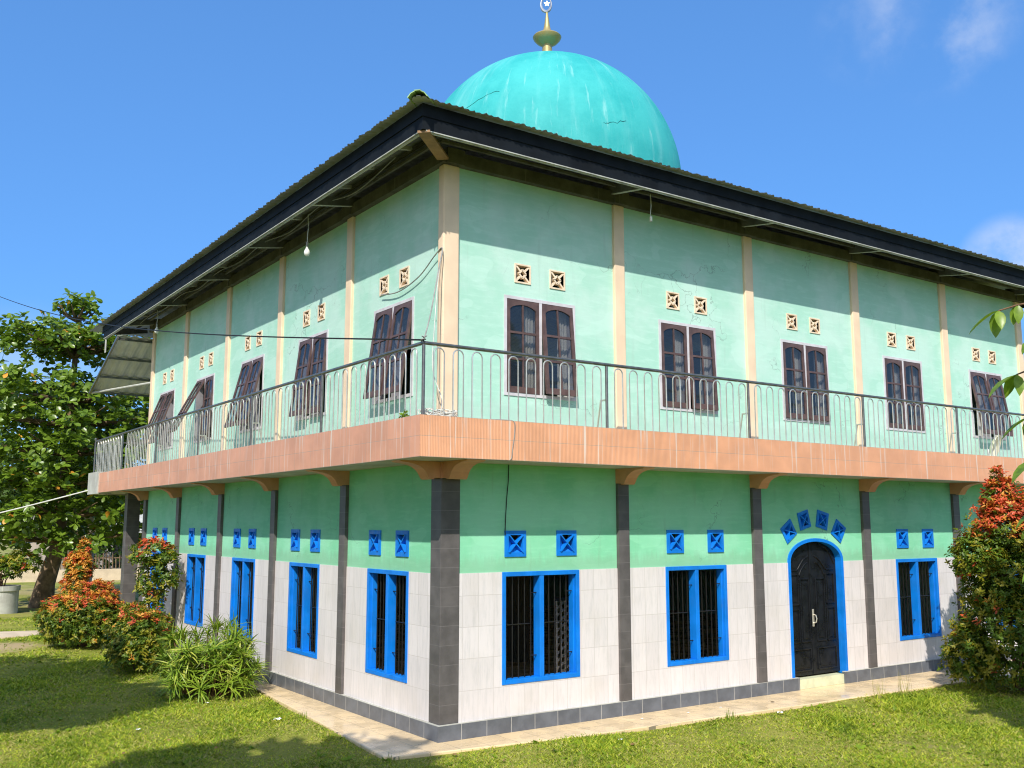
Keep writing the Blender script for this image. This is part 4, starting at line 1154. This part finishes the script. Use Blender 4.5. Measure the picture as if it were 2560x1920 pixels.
# broad leaved almond tree
def almond_tree(loc):
    rg = np.random.default_rng(5); e = empty('almond_tree', loc, 'broad leaved tree with flat leafy tiers behind the shrubs on the left', 'tree', 'trees around the mosque')
    P, D, N, L, Wd, mi = [], [], [], [], [], []
    br = MB()
    trunk = [(-0.05, 0, -0.1), (0.05, 0.0, 0.8), (0.35, 0.0, 2.0), (0.42, 0.1, 3.4), (0.5, 0.1, 5.2), (0.52, 0.1, 7.2), (0.55, 0.1, 9.2), (0.7, 0.1, 10.4)]
    br.tube(trunk, [0.42, 0.30, 0.24, 0.20, 0.16, 0.12, 0.07, 0.03], 12)
    tiers = [(9.25, 2.5, 0.5, 260), (9.0, 1.5, 0.5, 80), (10.3, 0.7, 0.3, 34), (7.45, 3.6, 0.45, 380), (6.6, 3.8, 0.4, 330), (5.6, 3.9, 0.4, 330), (4.5, 3.8, 0.4, 320), (3.5, 3.5, 0.4, 260), (2.6, 3.0, 0.4, 170)]
    for ti, (z, r, th, n) in enumerate(tiers):
        nb = 9
        for k in range(nb):
            a = 2 * math.pi * k / nb + ti * 0.7; q = rg.uniform(0.75, 1.0) * r
            br.tube([(0.5, 0.1, z - 0.5), (0.5 + q * .5 * math.cos(a), 0.1 + q * .5 * math.sin(a), z - 0.35), (0.5 + q * math.cos(a), 0.1 + q * math.sin(a), z - 0.05)], [0.07, 0.045, 0.015], 5)
        for k in range(n):
            a = rg.uniform(0, 2 * math.pi); q = r * (rg.uniform(0, 1) ** 0.55) * (1 + 0.13 * math.sin(a * nb + ti))
            c = np.array([0.5 + q * math.cos(a), 0.1 + q * math.sin(a), z + rg.normal() * th * 0.6 - 0.10 * q + 0.1 * math.sin(a * 5)])
            ax = unit(np.array([0.35 * math.cos(a), 0.35 * math.sin(a), 1.0]) + 0.35 * rg.normal(size=3))
            s = unit(np.cross(ax, np.array([0.31, 0.52, 0.2]))); w = np.cross(ax, s)
            nl = rg.integers(7, 11)
            for j in range(nl):
                az = 2 * math.pi * j / nl + rg.uniform(-.3, .3); el = rg.uniform(-0.25, 0.75)
                d = (s * math.cos(az) + w * math.sin(az)) * math.cos(el) + ax * math.sin(el)
                P.append(c + rg.normal(size=3) * 0.03); D.append(d); N.append(ax + 0.45 * rg.normal(size=3)); L.append(rg.uniform(0.20, 0.31)); Wd.append(rg.uniform(0.058, 0.085))
                mi.append(1 if rg.uniform() < 0.012 else 0)
    leaf_mesh('crown', np.array(P), np.array(D), np.array(N), np.array(L), np.array(Wd), np.array(mi), [M['almond_leaf'], M['almond_orange']],
              [(0, 0.06), (0.25, 0.45), (0.55, 0.95), (0.8, 0.95), (0.94, 0.5), (1, 0.1)], 0.18, 0.25, e)
    br.build('trunk', M['bark'], e, smooth=True)
almond_tree((-0.35, 25.2, -0.05))

def crown_mesh(blobs, n, L, seed, mat, parent):
    rg = np.random.default_rng(seed); P, D = [], []
    tot = sum(b[1] ** 2 for b in blobs)
    for c, r in blobs:
        k = int(n * r * r / tot); d = unit(rg.normal(size=(k, 3))); q = r * rg.uniform(0.3, 1, k) ** 0.4 * (1 + 0.14 * np.sin(d[:, 0] * 7 + d[:, 1] * 5 + r))
        P.append(np.array(c) + d * q[:, None]); D.append(d * 0.5 + rg.normal(size=(k, 3)) * 0.7)
    P, D = np.concatenate(P), np.concatenate(D); k = len(P)
    Ls = L * rg.uniform(0.6, 1.2, k)
    return leaf_mesh('crown', P, D, np.array([0, 0, 1.0]) + 0.6 * rg.normal(size=(k, 3)), Ls, Ls * 0.26, np.zeros(k, int), [mat], LEAFP, 0.2, 0.2, parent)
def tree(loc, h, r, n, L, seed, label, mat='tree_leaf', bark='bark', scale=1.0, group='trees around the mosque'):
    rg = np.random.default_rng(seed); e = empty('tree', loc, label, 'tree', group)
    blobs = [((0, 0, h - r * 0.7), r * 0.75)]
    for k in range(9):
        a = rg.uniform(0, 6.28); q = r * rg.uniform(0.4, 0.8)
        blobs.append(((q * math.cos(a), q * math.sin(a), h - r * 0.8 + rg.uniform(-0.75, 0.5) * r), r * rg.uniform(0.35, 0.5)))
    crown_mesh(blobs, n, L, seed, M[mat], e)
    m = MB(); m.tube([(0, 0, -0.1), (0.1, 0, h * 0.3), (0, 0.1, h * 0.6), (0, 0, h * 0.85)], [r * .10, r * .075, r * .06, r * .02], 10)
    for c, rr in blobs[1:]:
        m.tube([(0, 0.08, h * 0.5), (c[0] * .5, c[1] * .5, (h * .5 + c[2]) / 2), c], [r * .045, r * .03, r * .01], 6)
    m.build('trunk', M[bark], e, smooth=True)
    return e
# shade trees that stand outside the picture and throw the shadows on the lawn
def shade_tree(sx, sy, h, r, n, seed, label):
    t = h / 1.0 - 0.0; loc = (sx - 0.741 * (h - r * .8), sy - 0.806 * (h - r * .8), -0.05)
    return tree(loc, h, r, n, 0.42, seed, label)
shade_tree(-5.2, 8.6, 9.0, 3.0, 12000, 31, 'dense shade tree left of the lawn, farther from the camera')
shade_tree(-3.4, 5.6, 8.0, 1.5, 4000, 34, 'small shade tree left of the lawn in front of the dense one')
shade_tree(-4.0, -1.3, 9.5, 2.6, 9000, 32, 'tall shade tree on the lawn behind the camera')
shade_tree(9.3, -5.0, 7.0, 2.8, 4200, 33, 'round shade tree right of the lawn')
# trees across the yard behind the camera (seen only in the window panes)
TB = tree((-24, -14, -0.05), 7.0, 4.0, 4200, 0.5, 50, 'broad leafy tree in the row across the yard behind the camera', group='trees across the yard')
for i, (x, y, sc_) in enumerate([(-19, -24, 0.9), (-12, -29, 1.05), (-3, -31, 0.95), (6, -30, 1.1), (15, -27, 0.9), (24, -22, 1.0), (-28, -4, 1.0), (-29, 7, 0.9), (-27, 17, 1.05), (31, -13, 1.0)]):
    c_ = copy_tree(TB, (x, y, -0.05), i * 1.3, label='broad leafy tree in the row across the yard behind the camera')
    c_.scale = (sc_ * 0.8, sc_ * 0.8, sc_ * 0.62)
for i, (x, y) in enumerate([(36, -1), (44, 8), (50, 20), (40, 36)]):
    c_ = copy_tree(TB, (x, y, -0.05), i * 2.1, label='broad leafy tree across the yard to the right of the mosque')
    c_['group'] = 'trees right of the mosque'
# background trees
for i, (x, y, h, r, lab) in enumerate([(-9, 62, 9, 4.2, 'round dark tree far behind the low kerb wall, leftmost'), (-2.0, 66, 11, 4.8, 'tall dark tree far behind the low kerb wall, second from the left'),
        (5.5, 62, 8, 4.0, 'round dark tree far behind the low kerb wall, third from the left'), (12.5, 68, 11, 5.0, 'tall dark tree far behind the low kerb wall, half hidden by the mosque'),
        (-17, 70, 12, 5.0, 'tall dark tree at the far left beyond the coconut palm')]):
    tree((x, y, -0.05), h, r, 3600, 0.5, 60 + i, lab)
tree((5.6, 50, -0.05), 4.6, 2.6, 2600, 0.34, 76, 'low dark bushy tree before the far pale house')
tree((2.3, 31.5, -0.05), 6.0, 1.9, 2600, 0.26, 71, 'slim pale trunked tree behind the broad leaved tree', bark='pale_bark')
tree((1.2, 33.0, -0.05), 5.0, 1.8, 2200, 0.26, 72, 'leaning pale trunked tree between the broad leaved tree and the mosque', bark='pale_bark')
# young branch with compound leaves on the right
def branch_tree(loc):
    rg = np.random.default_rng(17); e = empty('young_tree', loc, 'slender young tree whose bright compound leaves hang in at the right edge', 'tree', 'trees around the mosque')
    m = MB(); P, D, N, L, Wd = [], [], [], [], []
    m.tube([(0, 0, -0.1), (0.02, 0, 1.2), (0.05, 0.02, 2.4), (0.02, 0, 3.66)], [0.026, 0.022, 0.015, 0.005], 8)
    left = np.array([-cR.x, -cR.y, 0.0]); fw = np.array([cF.x, cF.y, 0.0])
    for z, reach, sag, off in ((3.62, 0.46, 0.04, 0.05), (3.50, 0.40, 0.05, -0.08), (3.36, 0.44, 0.06, 0.0), (3.22, 0.36, 0.08, 0.06), (3.06, 0.42, 0.10, -0.04), (2.90, 0.34, 0.12, 0.04), (2.72, 0.38, 0.14, -0.02), (3.45, 0.3, 0.0, -0.2), (2.9, 0.4, 0.1, 0.35), (2.6, 0.45, 0.1, 0.4)):
        d = unit(left + fw * off * 4) if abs(off) < 0.15 else unit(-left * 0.6 + fw * off * 3)
        pts = [np.array([0, 0, z]) + d * reach * t + np.array([0, 0, 0.06 * math.sin(t * 2.2) - sag * t * t]) for t in np.linspace(0, 1, 7)]
        m.tube([tuple(p) for p in pts], [0.010, 0.009, 0.008, 0.007, 0.006, 0.004, 0.003], 5)
        for i in range(1, 7):
            for s in (-1, 1):
                sd = np.cross(d, np.array([0, 0, 1.0])) * s
                dd = unit(sd * 0.45 + d * 0.25 + np.array([0, 0, -0.95]) + 0.12 * rg.normal(size=3))
                P.append(pts[i]); D.append(dd); N.append(unit(sd + np.array([0, 0, 0.6]))); ln = rg.uniform(0.13, 0.18) * (0.75 + 0.25 * math.sin(i)); L.append(ln); Wd.append(ln * 0.25)
        P.append(pts[-1]); D.append(unit(d - np.array([0, 0, 0.5]))); N.append(np.array([0, 0, 1.0])); L.append(0.15); Wd.append(0.034)
    leaf_mesh('foliage', np.array(P), np.array(D), np.array(N), np.array(L), np.array(Wd), np.zeros(len(P), int), [M['branch_leaf']],
              [(0, 0.1), (0.2, 0.75), (0.45, 1.0), (0.7, 0.8), (0.88, 0.4), (1, 0.02)], 0.22, 0.3, e)
    m.build('trunk', M['stem'], e, smooth=True)
bx = at(2850, 1311, 4.6)
branch_tree((bx.x, bx.y, -0.05))
# coconut palm at the left edge
def palm(loc, label):
    rg = np.random.default_rng(9); e = empty('coconut_palm', loc, label, 'palm')
    m = MB(); m.tube([(0, 0, -0.1), (0.03, 0, 0.6), (0.1, 0.0, 1.1)], [0.16, 0.12, 0.10], 10); m.build('trunk', M['pale_bark'], e, smooth=True)
    P, D, N, L = [], [], [], []; r = MB()
    for k in range(11):
        a = 2 * math.pi * k / 11 + rg.uniform(-.2, .2); ln = rg.uniform(1.8, 2.4); el = rg.uniform(0.6, 1.1)
        prev = None; pts = []
        for i in range(26):
            t = i / 25; x = ln * t * math.cos(el) * (1 - 0.1 * t); z = 1.1 + ln * t * math.sin(el) - 1.25 * t * t * ln * 0.62
            pts.append(np.array([x * math.cos(a), x * math.sin(a), z]))
        r.tube([tuple(p) for p in pts], [0.022 * (1 - 0.9 * i / 25) + 0.002 for i in range(26)], 5)
        for i in range(3, 26):
            d = unit(pts[i] - pts[i - 1]); sd = unit(np.cross(d, [0, 0, 1.0]))
            for s in (-1, 1):
                for q in (0, 0.5):
                    P.append(pts[i] - d * q * 0.08); D.append(unit(sd * s * 0.55 + d * 0.45 + np.array([0, 0, -0.75]) + 0.08 * rg.normal(size=3))); N.append(unit(sd * s + np.array([0, 0, 0.6])))
                    L.append(0.55 * math.sin(math.pi * min(0.96, 0.12 + i / 27)) + 0.08)
    L = np.array(L)
    leaf_mesh('fronds', np.array(P), np.array(D), np.array(N), L, 0.017 + 0 * L, np.zeros(len(P), int), [M['palm_leaf']], [(0, 0.5), (0.3, 1), (0.7, 0.7), (1, 0.05)], 0.3, 0.3, e)
    r.build('frond_rib', M['palm_leaf'], e, smooth=True)
palm((-2.75, 27.0, -0.05), 'young coconut palm with drooping fronds at the left edge')
# potted plant in a concrete ring
e = empty('concrete_planter', (-1.85, 23.6, -0.05), 'round concrete well ring planter holding a small bush at the left edge', 'planter')
m = MB(); m.lathe([(0.52, 0.0), (0.52, 0.70), (0.56, 0.71), (0.56, 0.86), (0.48, 0.86), (0.46, 0.7), (0.46, 0.6), (0.0, 0.6)], (0, 0, 0), 36); m.build('ring', M['pale_concrete'], e, smooth=True, sharp=30)
e = empty('small_bush', (-1.85, 23.6, 0.56), 'small dark leafy bush growing in the round concrete planter', 'bush')
shrub_leaves('foliage', e, [((0.1, 0, 0.75), (0.6, 0.6, 0.35)), ((0.6, 0.1, 0.95), (0.6, 0.6, 0.35)), ((-0.4, 0, 0.9), (0.5, 0.5, 0.35))], 420, 0.12, 9, SM, 0, seed=44)
stems(e, 0.6, 0.9, 6, 0.025, 9)
# low weeds along the walkway and one seedling
def tuft(loc, h, n, label, seed, mat='grass_c', w=0.004):
    rg = np.random.default_rng(seed)
    a = rg.uniform(0, 6.28, n); rr = 0.09 * np.sqrt(rg.uniform(0, 1, n)); P = np.stack([rr * np.cos(a), rr * np.sin(a), 0 * a - 0.02], -1)
    D = np.stack([np.cos(a) * 0.35, np.sin(a) * 0.35, np.ones(n)], -1) + 0.15 * rg.normal(size=(n, 3))
    o = leaf_mesh('grass_tuft', P, D, np.stack([-np.cos(a), -np.sin(a), 0.3 + 0 * a], -1), h * rg.uniform(0.5, 1.1, n), w, np.zeros(n, int), [M[mat]], [(0, 1), (0.4, 0.9), (0.75, 0.6), (1, 0.05)], -0.35, 0.2, None, loc)
    return tag(o, label, 'grass tuft', 'tall grass tufts at the lawn edge')
for i, (x, y, h, n, lab) in enumerate([(7.35, -1.22, 0.42, 14, 'tall thin grass stalks at the lawn edge before the door'), (7.9, -1.3, 0.5, 16, 'tallest thin grass stalks right of the door before the blue window'),
        (0.55, -2.1, 0.30, 16, 'pale grass tuft on the lawn below the first right window'), (-0.9, -0.45, 0.14, 18, 'short weed at the front corner of the walkway'),
        (-0.72, 2.6, 0.14, 18, 'short weed at the left walkway edge below the first left window'), (4.2, -1.0, 0.18, 20, 'weed tuft at the lawn edge below the second right window')]):
    tuft((x, y, -0.05), h, n, lab, 80 + i, 'grass_b' if h > 0.25 else 'grass_c')
e = empty('seedling', (1.25, -3.35, -0.05), 'yellow green broad leaved seedling in the front lawn at the bottom edge', 'plant')
rg = np.random.default_rng(3); k = 40
P = rg.normal(size=(k, 3)) * np.array([0.13, 0.07, 0.03]) + np.array([0, 0, 0.09])
leaf_mesh('foliage', P, rg.normal(size=(k, 3)) + np.array([0, 0, 0.3]), np.array([0, 0, 1.0]) + 0.5 * rg.normal(size=(k, 3)), 0.07, 0.021, np.zeros(k, int), [M['strap_yellow']], LEAFP, 0.2, 0.2, e)
m = MB()
for q in range(6): m.tube([(0, 0, -0.02), (0.1 * math.cos(q), 0.06 * math.sin(q), 0.1)], 0.003, 4)
m.build('stem', M['stem'], e)
# moss plant on balcony corner
e = empty('ledge_weed', (-0.72, -0.28, 4.02), 'tiny green weed sprouting on the balcony ledge near the corner', 'plant')
k = 40; P = rg.normal(size=(k, 3)) * np.array([0.02, 0.05, 0.02]) + np.array([0, 0, 0.03])
leaf_mesh('foliage', P, rg.normal(size=(k, 3)) + np.array([-0.2, 0, 0.4]), np.array([0, 0, 1.0]) + 0.5 * rg.normal(size=(k, 3)), 0.06, 0.014, np.zeros(k, int), [M['strap_green']], LEAFP, 0.2, 0.2, e)

# ------------------------------------------------------------ grass
def inside(poly, x, y):
    r = np.zeros(len(x), bool); n = len(poly)
    for i in range(n):
        (x0, y0), (x1, y1) = poly[i], poly[(i + 1) % n]
        c = ((y0 > y) != (y1 > y)) & (x < (x1 - x0) * (y - y0) / (y1 - y0 + 1e-12) + x0)
        r ^= c
    return r
def build_grass():
    rg = np.random.default_rng(2); n = 2600000
    # sample by distance from the camera so that near turf is denser
    az = R(55.14) + rg.uniform(-R(34), R(34), n); d = 7.0 + (33 - 7.0) * rg.uniform(0, 1, n) ** 2.0
    x = CAM.x + d * np.cos(az); y = CAM.y + d * np.sin(az)
    pr = np.clip(0.42 * (8.0 / d) ** 0.2, 0, 1)
    jx, jy = rg.normal(0, 0.035, (2, n)) + 0.05 * np.sin(np.stack([x * 7, y * 9])) 
    k = (rg.uniform(0, 1, n) < pr) & ~inside(TERR, x + jx, y + jy) & ~((x > 0) & (y > 0) & (x < 15.6)) & ~inside(pth, x, y)
    k &= ~((np.hypot(x + 3.2, y - 14.1) < 1.25) & (rg.uniform(0, 1, n) < 0.9))
    k &= rg.uniform(0, 1, n) < np.where(y > 17.5, 0.4, 1.0)
    x, y, d = x[k], y[k], d[k]
    patch = np.sin(x * 1.3 + 0.7 * np.sin(y * 2.1)) * np.cos(y * 1.1 + x * 0.6) + 0.6 * np.sin(x * 3.1 - y * 2.3)
    keep = rg.uniform(0, 1, len(x)) < np.clip(0.72 + 0.36 * patch, 0.2, 1); x, y, d, patch = x[keep], y[keep], d[keep], patch[keep]
    n = len(x); sc = np.clip(d / 9.0, 1.0, 3.0)
    edge = np.zeros(n)
    lush = np.exp(-(((x - 6.9) / 1.4) ** 2 + ((y + 1.75) / 0.55) ** 2))
    h = (0.016 + 0.026 * rg.uniform(0, 1, n) ** 2) * (0.85 + 0.25 * patch) * sc ** 0.45 * (1 + 1.1 * lush); h = np.maximum(h, 0.018)
    w = 0.0070 * sc * rg.uniform(0.7, 1.4, n)
    a = rg.uniform(0, 6.283, n); le = rg.uniform(0.4, 2.4, n); b = rg.uniform(0, 6.283, n)
    z = gz(x, y) - 0.004
    V = np.empty((n, 3, 3))
    V[:, 0] = np.stack([x - w * np.cos(b), y - w * np.sin(b), z], -1); V[:, 1] = np.stack([x + w * np.cos(b), y + w * np.sin(b), z], -1)
    V[:, 2] = np.stack([x + h * le * np.cos(a), y + h * le * np.sin(a), z + h], -1)
    F = np.arange(n * 3).reshape(n, 3)
    u = rg.uniform(0, 1, n) + 0.16 * patch
    mi = np.where(u < 0.23 - 0.15 * lush, 1, np.where(u < 0.62, 0, 2))
    o = np_mesh('grass', V.reshape(-1, 3), F, mi, [M['grass_a'], M['grass_b'], M['grass_c']], smooth=False)
    tag(o, 'short rough grass covering the lawn', 'grass', kind='stuff')
build_grass()

# fallen leaves and small broad weeds scattered through the turf
rg = np.random.default_rng(77)
def scatter(name, n, L, mat, up, label, z0, per):
    az = R(55.14) + rg.uniform(-R(31), R(31), n); d = 7.5 + 16 * rg.uniform(0, 1, n) ** 1.5
    x = CAM.x + d * np.cos(az); y = CAM.y + d * np.sin(az)
    k = ~inside(TERR, x, y) & ~((x > -0.3) & (y > -0.3)); x, y = x[k], y[k]
    P = np.repeat(np.stack([x, y, gz(x, y) + z0], -1), per, 0); m = len(P)
    D = rg.normal(size=(m, 3)) * np.array([1, 1, 0.2]) + np.array([0, 0, up]); Ls = L * rg.uniform(0.5, 1.2, m)
    o = leaf_mesh(name, P, D, np.array([0, 0, 1.0]) + 0.3 * rg.normal(size=(m, 3)), Ls, Ls * 0.3, np.zeros(m, int), [mat], LEAFP, 0.2, 0.2)
    tag(o, label, name.replace('_', ' '), kind='stuff')
scatter('fallen_leaves', 170, 0.07, M['fallen_leaf'], 0.1, 'brown fallen leaves scattered over the lawn', 0.03, 1)
scatter('lawn_weeds', 420, 0.075, M['grass_c'], 0.5, 'small broad leaved weeds growing in the lawn', 0.005, 6)
# ------------------------------------------------------------ litter on the lawn
def scrap(loc, s, label, seed, mat='paper'):
    rg = np.random.default_rng(seed); m = MB()
    for k in range(4):
        a = k * 1.6 + rg.uniform(-.3, .3); q = s * rg.uniform(0.6, 1.0)
        c = np.array([math.cos(a), math.sin(a), 0.0]); t = np.array([-math.sin(a), math.cos(a), 0.0])
        m.poly([(0, 0, 0.004 * k), tuple(c * q * .6 + t * q * .4 + np.array([0, 0, q * .4])), tuple(c * q + np.array([0, 0, q * .15])), tuple(c * q * .6 - t * q * .4 + np.array([0, 0, q * .3]))])
    o = m.build('paper_scrap', M[mat], None, recalc=False, loc=loc); o.modifiers.new('thickness', 'SOLIDIFY').thickness = 0.002
    return tag(o, label, 'litter', 'scraps of litter lying on the ground')
scrap((-1.12, 2.57, -0.02), 0.075, 'white crumpled scrap on the lawn left of the walkway', 1)
scrap((5.1, -1.12, -0.02), 0.085, 'white crumpled scrap on the lawn before the arched door', 2)
scrap((-1.5, 5.0 - 0.55, -0.02), 0.04, 'small white scrap at the foot of the strap leaved plant', 3)
scrap((3.05, -0.4, 0.005), 0.03, 'tiny white scrap on the walkway below the second column', 4)
scrap((3.9, -0.45, 0.005), 0.03, 'tiny white scrap on the walkway left of the second right window', 5)
scrap((4.6, -0.42, 0.005), 0.03, 'tiny white scrap on the walkway under the second right window', 6)
scrap((2.0, -1.15, -0.02), 0.04, 'pale scrap on the grass below the first right window', 7)
scrap((-2.9, 3.0, -0.02), 0.04, 'small pale scrap on the shaded lawn', 8)
scrap((5.6, -0.55, 0.005), 0.035, 'brown dry leaf on the walkway left of the door', 9, 'bark')

# ------------------------------------------------------------ far background
m = MB()
m.bar((-40, 49, 0.2), (3, 41.5, 0.2), 0.3, 0.6); m.bar((3.0, 41.5, 0.2), (30, 38, 0.2), 0.3, 0.6)
tag(m.build('kerb_wall', M['sand_path']), 'low pale concrete wall across the far lawn', 'wall')
def house(loc, w, d, h, label, roof_mat, rz=0.0):
    e = empty('house', loc, label, 'house', 'houses far behind the trees'); e.rotation_euler[2] = rz
    m = MB(); m.box((-w / 2, -d / 2, 0), (w / 2, d / 2, h)); m.build('wall', M['house_wall'], e)
    m = MB(); m.prism([(-d / 2 - 0.6, h - 0.2), (0, h + d * 0.3), (d / 2 + 0.6, h - 0.2)], lambda y, z: (-w / 2 - 0.5, y, z + 0.02), lambda y, z: (w / 2 + 0.5, y, z + 0.02)); m.build('roof', M[roof_mat], e)
    for k in (-0.3, 0.25):
        m = MB(); m.box((w * k - 0.5, -d / 2 - 0.03, 0.9), (w * k + 0.5, -d / 2 - 0.001, 2.0)); m.build('window', M['dark_opening'], e)
    m = MB(); m.box((w * -0.02 - 0.45, -d / 2 - 0.03, 0.05), (w * -0.02 + 0.45, -d / 2 - 0.001, 2.05)); m.build('door', M['dark_opening'], e)
house((9.0, 58, -0.05), 9, 6, 2.4, 'pale house with grey roof far behind the slim trees', 'pale_concrete', 0.1)
house((-9.5, 58, -0.05), 9, 6, 3.2, 'pale house with rusty red roof at the far left', 'rust_roof', -0.1)
m = MB()
for k in range(46):
    x = 3.5 + k * 0.17; m.tube([(x, 46 - k * 0.02, -0.05), (x + random.uniform(-.05, .05), 46 - k * 0.02, random.uniform(0.9, 1.4))], 0.03, 5)
m.bar((3.5, 46.06, 0.9), (11.2, 45.1, 0.9), 0.03, 0.06)
tag(m.build('pole_fence', M['bark']), 'grey pole fence before the far pale house', 'fence')
for i, (x, y, l, lab) in enumerate([(0.2, 29.2, 0.9, 'yellow painted kerb stone on the lawn behind the planter, left one'), (1.9, 29.0, 1.0, 'yellow painted kerb stone on the lawn near the tree trunk, right one')]):
    m = MB(); m.box((x - 1.6 - l / 2, y - 0.1, -0.08), (x - 1.6 + l / 2, y + 0.1, 0.06)); tag(bevel(m.build('kerb_stone', M['yellow_paint']), 0.02), lab, 'kerb stone', 'yellow kerb stones')
